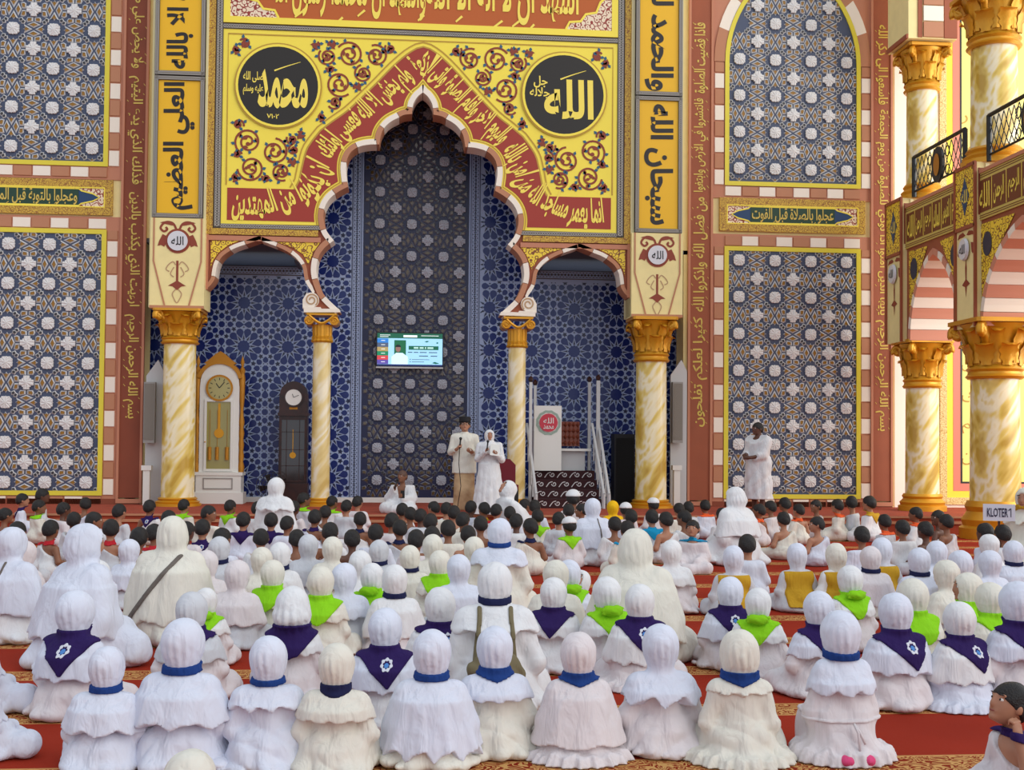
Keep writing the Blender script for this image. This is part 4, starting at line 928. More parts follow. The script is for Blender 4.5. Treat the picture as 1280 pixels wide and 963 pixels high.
m = M(); m.flat([uv(.72, .25), uv(.76, .22), uv(.80, .23), uv(.76, .27)], -.024); m.flat([uv(.84, .9), uv(.88, .86), uv(.96, .91), uv(.90, .93)], -.024); m.flat([uv(.90, .28), uv(.92, .25), uv(.94, .28), uv(.92, .31)], -.024); part('leaf_motifs', m, emi('leaves', (16, 96, 80)), scr)
# ---- white longcase clock
YC = .45; sC = .0154
def clock_white():
    cx, zb = K(274.5, 636, YC); zb = PLAT_Z
    t = thing('longcase_clock', 'white and gilt longcase clock with ornate crest beside left column', 'clock', (cx, YC, zb))
    k = lambda px: (px-274.5)*sC; z = lambda py: (636-py)*sC
    part('plinth', M().box(k(244), k(305), -.24, .22, 0, z(622)).box(k(247), k(302), -.22, .20, z(622), z(600)).box(k(245), k(304), -.24, .22, z(601), z(597)), white_paint, t)
    m = M(); frame(m, k(256), k(292), z(618), z(604), .02, -.235, -.22); part('plinth_moulding', m, grey_paint, t)
    body = [(k(250), z(598)), (k(298), z(598)), (k(298), z(492))]+arc(k(274), z(486), .36, .15, PI-.15, 12)+[(k(250), z(492))]
    part('case', M().plate(body, -.17, .18), white_paint, t)
    dr = [(k(258), z(594)), (k(289), z(594)), (k(289), z(505)), (k(258), z(505))]
    m = M(); frame(m, k(256), k(291), z(596), z(507), .045, -.195, -.165); d_ = part('door', m, white_paint, t)
    part('pane', M().box(k(259), k(288), -.172, -.168, z(594), z(510)), mat('amber_clock_glass', (150, 140, 72), .12, spec=.8), d_)
    part('knob', M().lathe([(.0, -.01), (.018, 0), (.0, .02)], 10), gold, d_, loc=(k(257.5), -.2, z(560)))
    part('dial', disc(M(), k(274), z(493), .215, -.20, -.16), mat('brass_dial', (176, 164, 110), .3, .5), t)
    m = M(); m.ribbon(arc(k(274), z(493), .235, 0, 2*PI, 32)[:-1], .04, -.205, closed=True); part('dial_ring', m, gold_dark, t)
    m = M(); c = (k(274), z(493))
    for i in range(12): a = i*PI/6; m.ribbon([(c[0]+.15*math.cos(a), c[1]+.15*math.sin(a)), (c[0]+.195*math.cos(a), c[1]+.195*math.sin(a))], .014, -.203)
    part('hour_marks', m, black, t)
    for a, L in ((2.2, .11), (.9, .15)): m = M(); m.ribbon([c, (c[0]+L*math.cos(a), c[1]+L*math.sin(a))], .016, -.207); part('hand', m, black, t)
    m = M().box(k(272.6), k(275.4), -.15-.03, -.175, z(548), z(512)); disc(m, k(274), z(549), .09, -.19, -.175); part('pendulum', m, gold, t)
    for px in (263, 272, 284): m = M(); m.tube([(k(px), -.185, z(582)), (k(px), -.185, z(566))], .035, 10); m.tube([(k(px), -.185, z(566)), (k(px), -.185, z(520))], .004, 4); part('weight', m, gold_dark, t)
    for s, px in ((-1, 247), (1, 301)):
        pr = [(.05, z(598)), (.065, z(590)), (.04, z(584))]+[(.038+.018*(j % 2), z(584-j*7)) for j in range(1, 9)]+[(.03, z(520)), (.05, z(505)), (.06, z(480)), (.04, z(474))]
        part('side_column', M().lathe(pr, 12, c=(k(px), -.12)), gold_dark, t, smooth=30)
        part('finial', M().lathe([(.05, z(474)), (.055, z(470)), (.02, z(466)), (.04, z(460)), (.0, z(452))], 10, c=(k(px), -.12)), gold_dark, t, smooth=30)
    m = M(); m.plate(arc(k(274), z(487), .44, .25, PI-.25, 16)+arc(k(274), z(487), .37, .25, PI-.25, 16)[::-1], -.20, .1); part('arched_cornice', m, gold_dark, t)
    m = M()
    for s in (-1, 1): m.plate([(k(274), z(462)), (k(274)+s*.10, z(461)), (k(274)+s*.20, z(465)), (k(274)+s*.30, z(462)), (k(274)+s*.20, z(457)), (k(274)+s*.08, z(450)), (k(274), z(447))], -.15, .0)
    part('crest', m, gold_dark, t)
clock_white()
def clock_dark():
    cx, zb = K(366, 628, YC+.1); t = thing('longcase_clock', 'dark mahogany longcase clock with bright white round dial', 'clock', (cx, YC+.1, PLAT_Z)); k = lambda px: (px-366)*.0155; z = lambda py: (637-py)*.0155
    t.name = 'longcase_clock'
    part('case', M().plate([(k(348.5), 0), (k(383.5), 0), (k(383.5), z(500))]+arc(k(366), z(502), .265, .1, PI-.1, 12)+[(k(348.5), z(500))], -.13, .16), brown_wood, t)
    part('plinth', M().box(k(347), k(385), -.17, .18, 0, z(612)), brown_wood, t); part('cornice', M().box(k(347), k(385), -.17, .16, z(528), z(524)), brown_wood, t)
    part('dial', disc(M(), k(366), z(505), .155, -.16, -.12), mat('milky_dial', (240, 238, 232), .4), t)
    m = M(); m.ribbon(arc(k(366), z(505), .175, 0, 2*PI, 28)[:-1], .035, -.165, closed=True); part('bezel', m, brown_wood, t)
    for a, L in ((1.9, .07), (.4, .11)): m = M(); m.ribbon([(k(366), z(505)), (k(366)+L*math.cos(a), z(505)+L*math.sin(a))], .01, -.168); part('hand', m, black, t)
    part('label_plate', M().box(k(361), k(371), -.14, -.128, z(520), z(517)), gold_dark, t)
    m = M(); frame(m, k(350), k(382), z(610), z(531), .03, -.16, -.125); d_ = part('door', m, brown_wood, t)
    part('pane', M().box(k(351), k(381), -.14, -.135, z(609), z(533)), mat('dark_clock_glass', (44, 34, 34), .08, spec=.9), d_)
    for px in (358, 374): part('mullion', M().box(k(px)-.006, k(px)+.006, -.155, -.14, z(609), z(533)), brown_wood, d_)
    for py in (548, 570, 590): part('mullion', M().box(k(351), k(381), -.155, -.14, z(py)-.006, z(py)+.006), brown_wood, d_)
    part('face_reflection', disc(M(), k(366), z(541), .06, -.152, -.142), white_paint, t) if False else None
    m = M().box(k(365.6), k(366.4), -.15, -.145, z(578), z(545)); disc(m, k(366), z(577), .06, -.158, -.145); part('pendulum', m, gold, t)
clock_dark()
# ---- floor fan
fx, fz = K(338, 612, -.1); fan = thing('floor_fan', 'black floor fan between the two longcase clocks', 'fan', (fx, -.05, PLAT_Z))
part('base', M().lathe([(.18, 0), (.17, .03), (.03, .05), (.02, .20)], 20), black, fan, smooth=30)
m = M(); cz = .36
for r in (.26, .20, .14, .08): m.tube([(r*math.cos(a), -.09-.05*(1-(r/.26)**2), cz+r*math.sin(a)) for a in np.linspace(0, 2*PI, 25)], .006, 5, False)
for i in range(14): a = i*PI/7; m.tube([(.03*math.cos(a), -.14, cz+.03*math.sin(a)), (.18*math.cos(a), -.12, cz+.18*math.sin(a)), (.26*math.cos(a), -.09, cz+.26*math.sin(a)), (.26*math.cos(a), .06, cz+.26*math.sin(a))], .005, 4, False)
part('cage', m, black_metal, fan); part('hub', disc(M(), 0, cz, .045, -.155, .08), grey_paint, fan)
for i in range(4): a = i*PI/2+.3; m = M(); m.add([(.03*math.cos(a), -.03, cz+.03*math.sin(a)), (.22*math.cos(a-.3), -.05, cz+.22*math.sin(a-.3)), (.23*math.cos(a+.25), .0, cz+.23*math.sin(a+.25)), (.04*math.cos(a+.9), .01, cz+.04*math.sin(a+.9))], [(0, 1, 2, 3)]); part('blade', m, black, fan)
# ---- minbar
YM = -.9
mb = thing('minbar', 'white pulpit with maroon carpeted steps and round red emblem', 'pulpit', (K(712, 640, YM)[0], YM, PLAT_Z)); mo = mb.location
def km(px): return K(px, 600, YM)[0]-mo[0]
def zm(py): return K(712, py, YM)[1]-mo[2]
ztop = zm(590); st = 4
for i in range(st):
    s_ = part('step', M().box(km(671), km(752), .28*i, 1.35, ztop*i/st+.002, ztop*(i+1)/st), maroon, mb)
    m = M(); za = ztop*(i+.5)/st; n = 5; L = (km(752)-km(671))/n
    for j in range(n):
        x0 = km(671)+j*L; sg = 1 if j % 2 == 0 else -1
        sp2 = [(x0+L*.62+sg*.0+.05*(1-.8*q/14)*math.cos(q*.5+PI), za+.01+.05*(1-.8*q/14)*math.sin(q*.5+PI)) for q in range(15)]
        m.ribbon(smooth_path([(x0, za-.05), (x0+L*.25, za+.03), (x0+L*.5, za+.05)], 4), .016, .28*i-.004); m.ribbon(sp2, .016, .28*i-.004)
    part('scroll_pattern', m, mat('silver_scroll_print', (206, 200, 200), .6), s_)
yL = 1.0
ldm = part('lectern_panel', M().box(km(672.5), km(708), yL-.25, yL-.20, ztop, K(690, 508, YM+yL)[1]-mo[2]), white_paint, mb)
c = (km(691), K(691, 529, YM+yL)[1]-mo[2]); m = M(); m.ribbon([(c[0]+(.21+.012*(i % 2))*math.cos(i*.26), c[1]+(.21+.012*(i % 2))*math.sin(i*.26)) for i in range(24)], .045, yL-.256, closed=True); part('wreath', m, mat('grey_green_wreath', (150, 170, 156), .5), ldm)
part('emblem', disc(M(), c[0], c[1], .175, yL-.275, yL-.25), mat('crimson_emblem', (196, 52, 70), .45), ldm)
q = M(); letter(q, 'الله', c[0], c[1]+.04, .2, .11, yL-.278, bold=.01); letter(q, 'محمد', c[0], c[1]-.08, .2, .08, yL-.278, bold=.01); part('emblem_lettering', q, white_paint, ldm)
part('side_panel', M().box(km(672.5), km(674.5), yL-.2, yL+.2, ztop, ztop+1.0), white_paint, mb)
part('counter', M().box(km(708), km(748), yL-.1, yL+.3, K(712, 564, YM+yL)[1]-mo[2], K(712, 561, YM+yL)[1]-mo[2]), white_paint, mb)
part('counter_front', M().box(km(709), km(741), yL+.0, yL+.02, ztop, K(712, 564, YM+yL)[1]-mo[2]), grey_light, mb)
cu0, cu1 = K(712, 558, YM+yL)[1]-mo[2], K(712, 527, YM+yL)[1]-mo[2]
cb = part('cushion_back', M().box(km(709), km(736), yL+.22, yL+.32, cu0, cu1), leather, mb)
nx, nz = 5, 4
for i in range(nx):
    for j in range(nz):
        w0, h0 = (km(736)-km(709))/nx, (cu1-cu0)/nz; cx0, cz0 = km(709)+(i+.5)*w0, cu0+(j+.5)*h0
        m = M(); m.add([(cx0-w0/2, yL+.22, cz0), (cx0, yL+.22, cz0-h0/2), (cx0+w0/2, yL+.22, cz0), (cx0, yL+.22, cz0+h0/2), (cx0, yL+.175, cz0)], [(0, 1, 4), (1, 2, 4), (2, 3, 4), (3, 0, 4)]); part('tuft', m, leather, cb)
def post(px, y, p0, p1, r=.028):
    z0_, z1_ = K(px, p0, YM+y)[1]-mo[2], K(px, p1, YM+y)[1]-mo[2]; p = part('post', M().box(K(px, 600, YM+y)[0]-mo[0]-r, K(px, 600, YM+y)[0]-mo[0]+r, y-r, y+r, max(z0_, .0), z1_), grey_light, mb)
    part('finial', M().lathe([(.02, z1_), (.045, z1_+.03), (.05, z1_+.07), (.02, z1_+.11), (0, z1_+.12)], 10, c=(K(px, 600, YM+y)[0]-mo[0], y)), brown_wood, p, smooth=30)
post(662.5, .5, 636, 478); post(668, 1.2, 620, 482); post(736, 1.25, 600, 478); post(747, .9, 600, 476, .034)
for px0, px1 in ((749.5, 754.5), (758, 761), (664.5, 670)):
    m = M(); a = (km(px0), .95, K(px0, 530, YM+.95)[1]-mo[2]); b = (km(px1), -.05, K(px1, 618, YM)[1]-mo[2]); m.tube([a, b], .028, 8); m.tube([b, (b[0], b[1], 0.0)], .03, 8)
    for j in range(1, 6): q_ = [a[i]+(b[i]-a[i])*j/6 for i in range(3)]; m.tube([q_, (q_[0], q_[1], max(0, q_[2]-.5))], .014, 6)
    part('handrail', m, grey_light, mb)
# ---- tall black cabinet, column loudspeakers and their posts
bc = thing('loudspeaker_cabinet', 'tall black cabinet between the minbar and the thick column', 'cabinet', (K(782, 600, .5)[0], .5, PLAT_Z)); hh_ = K(782, 543, .5)[1]-PLAT_Z
part('case', M().box(-.26, .14, -.2, .2, 0, hh_), black, bc); part('grille', M().box(-.23, .11, -.215, -.2, .08, hh_-.08), mat('black_grille', (14, 14, 16), .8, bump=.6, bscale=200), bc); part('foot', M().box(-.27, .15, -.21, .21, 0, .04), black, bc)
for side, px, lab in ((0, 187.5, 'left'), (1, 846, 'right')):
    x_, _ = K(px, 520, -.25); t = thing('column_loudspeaker', 'slim grey column loudspeaker beside the %s thick portal column' % lab, 'loudspeaker', (x_, -.28, K(px, 554, -.25)[1]), group='column loudspeakers')
    H0 = K(px, 478, -.25)[1]-t.location[2]; part('case', M().box(-.10, .10, -.06, .08, 0, H0), grey_paint, t); part('grille', M().box(-.085, .085, -.07, -.06, .06, H0-.03), mat('grey_grille', (134, 128, 120), .8, bump=.6, bscale=180), t); part('bracket', M().box(-.03, .03, .08, .26, H0*.4, H0*.5), black, t)
    t = thing('white_pillar', 'tall flat white post with pointed top behind the %s column loudspeaker' % lab, 'post', (x_+.06, -.12, PLAT_Z))
    Hp = K(px, 450, -.1)[1]-PLAT_Z; part('board', M().plate([(-.16, 0), (.16, 0), (.16, Hp-.22), (.05, Hp), (-.02, Hp-.1), (-.16, Hp-.3)], -.03, .03), grey_light, t)
    t2 = thing('white_bollard', 'short white square post at the foot of the %s loudspeaker' % lab, 'post', (x_-.02, -.34, PLAT_Z)); Hb = K(px, 582, -.3)[1]-PLAT_Z
    part('shaft', M().box(-.06, .06, -.05, .05, 0, Hb), white_paint, t2); part('cap', M().box(-.09, .09, -.07, .07, Hb-.09, Hb), white_paint, t2)
# ---- paper sign on a stick
sg_p = _C+ray(1249, 700)*13.2; sgn_ = thing('sign', 'white sign on a stick reading KLOTER 1, before the thick column', 'sign', (sg_p[0], sg_p[1], 0)); sgn_.rotation_euler = (0, 0, -.38)
zs0 = 1.5-(652-560)*13.2/1500; zs1 = 1.5-(631-560)*13.2/1500; part('board', M().box(-.165, .165, -.006, .006, zs0, zs1), mat('sign_paper', (206, 208, 220), .7), sgn_)
q = M(); letter(q, 'KLOTER 1', 0, (zs0+zs1)/2, .25, .10, -.009, bold=.02, latin=True); q.flat([(.112, (zs0+zs1)/2+.05), (.094, (zs0+zs1)/2+.028), (.094, (zs0+zs1)/2+.016), (.115, (zs0+zs1)/2+.032)], -.0095); part('lettering', q, mat('sign_ink', (40, 36, 66), .6), sgn_); part('stick', M().box(-.012, .012, .006, .02, 0.0, zs1), brown_wood, sgn_)
# ================================================================== PEOPLE: implicit surfaces turned into meshes
f32 = np.float32
def nets(fn, lo, hi, h):
    "naive surface nets of the zero level of fn"
    lo = np.array(lo, float)-h*2; hi = np.array(hi, float)+h*2; n = np.ceil((hi-lo)/h).astype(int)+1
    X = (lo[0]+h*np.arange(n[0], dtype=f32))[:, None, None].astype(f32); Y = (lo[1]+h*np.arange(n[1], dtype=f32))[None, :, None].astype(f32); Z = (lo[2]+h*np.arange(n[2], dtype=f32))[None, None, :].astype(f32)
    V = np.broadcast_to(fn(X, Y, Z), tuple(n)).astype(f32); S = V < 0
    cs = tuple(n+1); pos = np.zeros(cs+(3,), f32); cnt = np.zeros(cs, f32); quads = []
    ar = [np.arange(k) for k in n]
    cid = -np.ones(cs, np.int64); E = []
    for ax in range(3):
        sl0 = [slice(None)]*3; sl1 = [slice(None)]*3; sl0[ax] = slice(0, -1); sl1[ax] = slice(1, None)
        m = S[tuple(sl0)] != S[tuple(sl1)]; idx = np.argwhere(m)
        if not len(idx): continue
        a = V[tuple(sl0)][m]; b = V[tuple(sl1)][m]; t = a/(a-b); p = idx.astype(f32); p[:, ax] += t
        inside0 = S[tuple(sl0)][m]; o = [(ax+1) % 3, (ax+2) % 3]; cells = []
        for du, dv in ((0, 0), (1, 0), (1, 1), (0, 1)):
            c = idx.copy(); c[:, ax] += 1; c[:, o[0]] += du; c[:, o[1]] += dv   # padded cell index (cell i -> i+1)
            cells.append(c); np.add.at(pos, (c[:, 0], c[:, 1], c[:, 2]), p); np.add.at(cnt, (c[:, 0], c[:, 1], c[:, 2]), 1)
        E.append((cells, inside0))
    act = cnt > 0; cid[act] = np.arange(act.sum()); P = pos[act]/cnt[act][:, None]*h+lo
    for cells, ins in E:
        q = np.stack([cid[c[:, 0], c[:, 1], c[:, 2]] for c in cells], 1); q[~ins] = q[~ins][:, ::-1]; quads.append(q)
    return P, np.concatenate(quads)
def np_mesh(name, parts, mats):
    "parts: list of (verts, faces(quads or list), material index)"
    vs = []; fs = []; mi = []; n = 0
    for v, f, k in parts:
        vs.append(np.asarray(v, float)); f = [tuple(int(a)+n for a in q) for q in f]; fs += f; mi += list(k) if hasattr(k, '__len__') else [k]*len(f); n += len(v)
    me = bpy.data.meshes.new(name); me.from_pydata(np.concatenate(vs).tolist(), [], fs)
    for m in mats: me.materials.append(m)
    me.polygons.foreach_set('material_index', mi); me.polygons.foreach_set('use_smooth', [True]*len(fs)); me.update(); return me
def smin(a, b, k=.03):
    h = np.clip(.5+.5*(b-a)/k, 0, 1); return b*(1-h)+a*h-k*h*(1-h)
def ell(X, Y, Z, c, r, rot=0):
    x, y, z = X-c[0], Y-c[1], Z-c[2]
    if rot: x, y = x*math.cos(rot)+y*math.sin(rot), -x*math.sin(rot)+y*math.cos(rot)
    k = np.sqrt((x/r[0])**2+(y/r[1])**2+(z/r[2])**2); return (k-1)*min(r)*(.6+.4*1) 
def cap(X, Y, Z, a, b, ra, rb, sx=1, sy=1):
    ax_, ay, az = a; bx, by, bz = b[0]-a[0], b[1]-a[1], b[2]-a[2]; L = bx*bx+by*by+bz*bz
    x, y, z = X-ax_, Y-ay, Z-az; t = np.clip((x*bx+y*by+z*bz)/L, 0, 1)
    return np.sqrt(((x-bx*t)/sx)**2+((y-by*t)/sy)**2+(z-bz*t)**2)-(ra+(rb-ra)*t)
def fold(X, Y, Z, s=0, f=1.0):
    "soft irregular cloth wrinkles, roughly -1..1"
    f = f
    a = 14*f*X+8*f*Z+s+2.4*np.sin(9*f*Z+7*f*Y+s*2); b = 16*f*Y-15*f*Z+s*3+2*np.sin(12*f*X+s)
    return .9*(1-2*np.sqrt(np.abs(np.sin(a))+.01))*.6+.6*(1-2*np.sqrt(np.abs(np.sin(b))+.01))*.5+.3*np.sin(30*f*Z+22*f*X-s)
SKIN = mat('brown_skin', (140, 92, 66), .55, vary=.08, vscale=12); SKIN2 = mat('light_brown_skin', (176, 124, 96), .55, vary=.05, vscale=12); SKIN3 = mat('dark_brown_skin', (98, 62, 46), .5, vary=.06, vscale=12)
LIP = mat('lip_skin', (140, 72, 62), .5); EYEW = mat('eye_white', (225, 220, 214), .3); EYEB = mat('eye_dark', (24, 16, 14), .3)
HAIR = mat('black_hair', (20, 16, 16), .55, bump=.6, bscale=120)
def cloth(name, c, b=.55): return mat(name, c, .85, bump=b, bscale=13, bdist=.05, distort=.5, bmap=(1, 1, .28), vary=.03, vscale=6, spec=.2)
WB = cloth('bluish_white_cloth', (218, 222, 236)); WC = cloth('cream_white_cloth', (226, 222, 210)); WP = cloth('pinkish_white_cloth', (222, 214, 216)); WG = cloth('grey_white_cloth', (204, 206, 212)); WW = cloth('plain_white_cloth', (228, 228, 230))
PURPLE = cloth('purple_scarf_cloth', (44, 26, 84)); LIME = cloth('lime_green_scarf_cloth', (142, 212, 30)); MUST = cloth('mustard_vest_cloth', (196, 152, 40)); BLUE = cloth('blue_band_cloth', (30, 62, 128)); NAVYC = cloth('navy_band_cloth', (30, 34, 72))
ORNG = cloth('orange_scarf_cloth', (236, 96, 48)); REDC = cloth('red_scarf_cloth', (190, 40, 50)); TURQ = cloth('turquoise_scarf_cloth', (28, 150, 196)); YELC = cloth('yellow_hijab_cloth', (240, 188, 30)); OLIVE = cloth('olive_bag_cloth', (120, 110, 84)); GREYS = cloth('grey_strap_cloth', (110, 102, 96)); PINKC = cloth('pink_sock_cloth', (226, 80, 130))
def head_sdf(x, y, z, face=True):
    "head in its own frame: centre of the skull at the origin, face towards +y, unit = child"
    d = ell(x, y, z, (0, -.005, .012), (.074, .088, .086)); d = smin(d, ell(x, y, z, (0, .022, -.04), (.052, .058, .058)), .03)
    d = smin(d, ell(x, y, z, (0, .088, -.018), (.011, .014, .015)), .014); d = smin(d, ell(x, y, z, (0, .082, .004), (.008, .012, .024)), .012)
    d = smin(d, ell(x, y, z, (0, .076, -.047), (.022, .008, .009)), .008); d = smin(d, ell(x, y, z, (0, .066, -.078), (.02, .018, .014)), .02)
    for s in (-1, 1):
        d = smin(d, ell(x, y, z, (s*.077, -.004, -.008), (.010, .018, .026)), .006)
        d = np.maximum(d, -(ell(x, y, z, (s*.030, .096, .012), (.018, .018, .011))))
        d = smin(d, ell(x, y, z, (s*.03, .070, .032), (.022, .010, .006)), .01)
    return d
def ball(c, r, n=10, m=6):
    vs = []; fs = []
    for j in range(m+1):
        for i in range(n): a = 2*PI*i/n; b = PI*j/m-PI/2; vs.append((c[0]+r[0]*math.cos(b)*math.cos(a), c[1]+r[1]*math.cos(b)*math.sin(a), c[2]+r[2]*math.sin(b)))
    for j in range(m):
        for i in range(n): fs.append((j*n+i, j*n+(i+1) % n, (j+1)*n+(i+1) % n, (j+1)*n+i))
    return np.array(vs), fs
def face_bits(T):
    "eyes, brows and lips; T maps head-frame points to the body frame"
    out = []
    for s in (-1, 1):
        v, f = ball((s*.030, .070, .010), (.013, .010, .009)); out.append((T(v), f, 2))
        v, f = ball((s*.030, .0775, .010), (.006, .0045, .006)); out.append((T(v), f, 3))
        v, f = ball((s*.031, .078, .033), (.019, .007, .0035)); out.append((T(v), f, 3))
    v, f = ball((0, .081, -.047), (.020, .007, .0065)); out.append((T(v), f, 1))
    return out
class Fig:
    """seated figure. sb/sz: body width and height scale, sh: head scale, hy/hp: head yaw and pitch (lean), lean: torso lean"""
    def __init__(s, sb=1, sz=None, sh=1, hy=0, hp=0, hx=0, lean=.0, knees=.86, seed=0, kneel=False, pose=None):
        s.pose = pose or {}
        s.sb = sb; s.sz = sz or sb; s.sh = sh; s.hy = hy; s.hp = hp; s.hx = hx; s.lean = lean; s.knees = knees; s.seed = seed; s.kneel = kneel
        s.zs = .35*s.sz; s.hc = np.array([hx, .02*sb+lean*.9, s.zs+.172*sh])
    def loc(s, X, Y, Z):
        "body frame (scaled, lean removed)"
        z = Z/s.sz; y = (Y-s.lean*np.clip(z/.35, 0, 1.3)**1.5)/s.sb; return X/s.sb, y, z
    def hl(s, X, Y, Z):
        x, y, z = (X-s.hc[0])/s.sh, (Y-s.hc[1])/s.sh, (Z-s.hc[2])/s.sh
        c, n = math.cos(s.hp), math.sin(s.hp); y, z = y*c+z*n*-1*-1 if False else y*c-z*n, y*n+z*c
        c, n = math.cos(s.hy), math.sin(s.hy); return x*c+y*n, -x*n+y*c, z
    def hT(s, v):
        v = np.asarray(v); x, y, z = v[:, 0], v[:, 1], v[:, 2]; c, n = math.cos(s.hy), math.sin(s.hy); x, y = x*c-y*n, x*n+y*c
        c, n = math.cos(s.hp), math.sin(s.hp); y, z = y*c+z*n, -y*n+z*c
        return np.stack([x, y, z], 1)*s.sh+s.hc
    def neck(s, X, Y, Z, r):
        return cap(X, Y, Z, (0, s.lean*.9, s.zs-.01), (s.hc[0], s.hc[1]-.01, s.hc[2]-.05*s.sh), r*1.1, r)
    def arms(s, x, y, z, r=.045, side=0):
        d = None
        for k in (-1, 1):
            if side and k != side: continue
            pe = s.pose.get(k) or ((k*.168, .0, .185), (k*.09, .19, .145))
            a = smin(cap(x, y, z, (k*.115, 0, .325), *pe[0:1], r, r*.92), cap(x, y, z, pe[0], pe[1], r*.92, r*.68), .02)
            d = a if d is None else np.minimum(d, a)
        return d
    def legs(s, x, y, z, r=.07):
        if s.kneel:
            d = None
            for k in (-1, 1):
                a = smin(cap(x, y, z, (k*.07, -.02, .16), (k*.09, .26, .10), r*1.25, r), cap(x, y, z, (k*.09, .26, .07), (k*.08, -.12, .05), r*.8, r*.7), .03); d = a if d is None else smin(d, a, .03)
            return d
        d = None; kn = s.knees
        for k in (-1, 1):
            a = smin(cap(x, y, z, (k*.07, .02, .09), (k*.225*kn, .17, .07), r*1.15, r*.92), cap(x, y, z, (k*.225*kn, .17, .065), (k*-.03, .28, .05), r*.95, r*.75), .03); d = a if d is None else smin(d, a, .03)
        return d
    def torso(s, x, y, z, e=0):
        d = cap(x, y, z, (0, .0, .13), (0, .0, .31), .096+e, .072+e, sx=1.25, sy=.92); d = smin(d, cap(x, y, z, (-.095, 0, .322), (.095, 0, .322), .045+e, .045+e), .05)
        return smin(d, ell(x, y, z, (0, -.005, .09), (.165+e, .14+e, .10+e)), .05)
    def skin(s, X, Y, Z):
        x, y, z = s.loc(X, Y, Z); d = smin(s.torso(x, y, z, -.012), s.arms(x, y, z, .036), .02); d = smin(d, s.legs(x, y, z, .055), .02)
        d = d*min(s.sb, s.sz); d = smin(d, s.neck(X, Y, Z, .036*s.sh), .03); return np.maximum(smin(d, head_sdf(*s.hl(X, Y, Z))*s.sh, .02), -Z+.004)
    def robe(s, X, Y, Z, e=.0, amp=.009, arms=True, f=1):
        x, y, z = s.loc(X, Y, Z); d = s.torso(x, y, z, e+.006)
        if arms: d = smin(d, s.arms(x, y, z, .046+e), .025)
        d = smin(d, s.legs(x, y, z, .068+e), .045)
        d = smin(d, ell(x, y, z, (0, .02, .03), (.21+e, .19+e, .045)), .04)
        d = d+amp*fold(x, y, z, s.seed, f)-amp*.6*np.abs(np.sin(28*x+9*y+s.seed))*(z < .2)
        return d*min(s.sb, s.sz)
    def cape(s, X, Y, Z, zb, flare=.0, n=11, amp=.05, hem=.01, top=.395, w0=0):
        x, y, z = s.loc(X, Y, Z); th = np.arctan2(y, x); zz = np.clip(top-z, 0, 1)
        R = .052+np.minimum(zz, .085)*1.42+w0*np.minimum(zz/.085, 1)+np.clip(zz-.085, 0, 1)*(.24+flare)
        R = R+amp*np.clip(zz-.05, 0, 1)*(np.sin(n*th+s.seed+3*z)+.5*np.sin((n*2+1)*th+s.seed*2))*.5+.003*fold(x, y, z, s.seed+1)
        d = (np.sqrt(x**2+(y*1.28)**2)-R)*.72
        b = smin(s.torso(x, y, z, .010), s.arms(x, y, z, .052), .03)-.008+.004*fold(x, y, z, s.seed+1); d = smin(d, np.maximum(b, (y-.13)), .03); bot = zb+hem*np.sin(n*th+s.seed)+hem*.3*np.sin(2*n*th)
        return np.maximum(np.maximum(d, bot-z), z-top-.01)*min(s.sb, s.sz)
    def hood(s, X, Y, Z, e=.0, open_=True, amp=.0045, loose=0, back=0):
        x, y, z = s.hl(X, Y, Z); th = np.arctan2(y, x)
        d = ell(x, y, z, (0, -.006, .01), (.089+e, .102+e, .097+e)); d = smin(d, ell(x, y, z, (0, -.01-back*.5, -.055), (.068+e+loose, .072+e+loose+back, .066)), .04)
        d = d+amp*(1-2*np.abs(np.sin(9*th+s.seed+5*z)))*np.clip((.07-z)*10, 0, 1)+amp*.5*fold(x, y, z, s.seed+2, 2.0)
        d = d*s.sh; d = smin(d, s.neck(X, Y, Z, .056*s.sh+loose), .03*s.sh)
        if open_: d = np.maximum(d, -ell(x, y, z, (0, .105, -.012), (.056, .062, .074))*s.sh)
        return d
    def hair(s, X, Y, Z, e=.006, line=.028):
        x, y, z = s.hl(X, Y, Z); d = ell(x, y, z, (0, -.007, .016), (.077+e, .090+e, .088+e)); d = smin(d, ell(x, y, z, (0, -.03, -.02), (.066+e*.6, .062+e*.6, .06)), .03)
        d = d+.0025*np.sin(60*x+40*z)*np.sin(55*y+30*z); return np.maximum(d, (line*.2+.62*y-z-.028))*s.sh
    def box(s, wide=1.0):
        return (-.34*s.sb*wide, -.26*s.sb, -.01), (.34*s.sb*wide, .40*s.sb+s.lean+.05, s.hc[2]+.135*s.sh)
def mk(name, fn, lo, hi, h, m):
    v, q = nets(fn, lo, hi, h); return np_mesh(name, [(v, q, 0)], [m]) if len(v) else None
def add_part(root, name, me, label=None):
    if me is None: return None
    o = bpy.data.objects.new(name, me); o.parent = root      # linked when its figure is placed
    if label: o['label'] = label
    return o
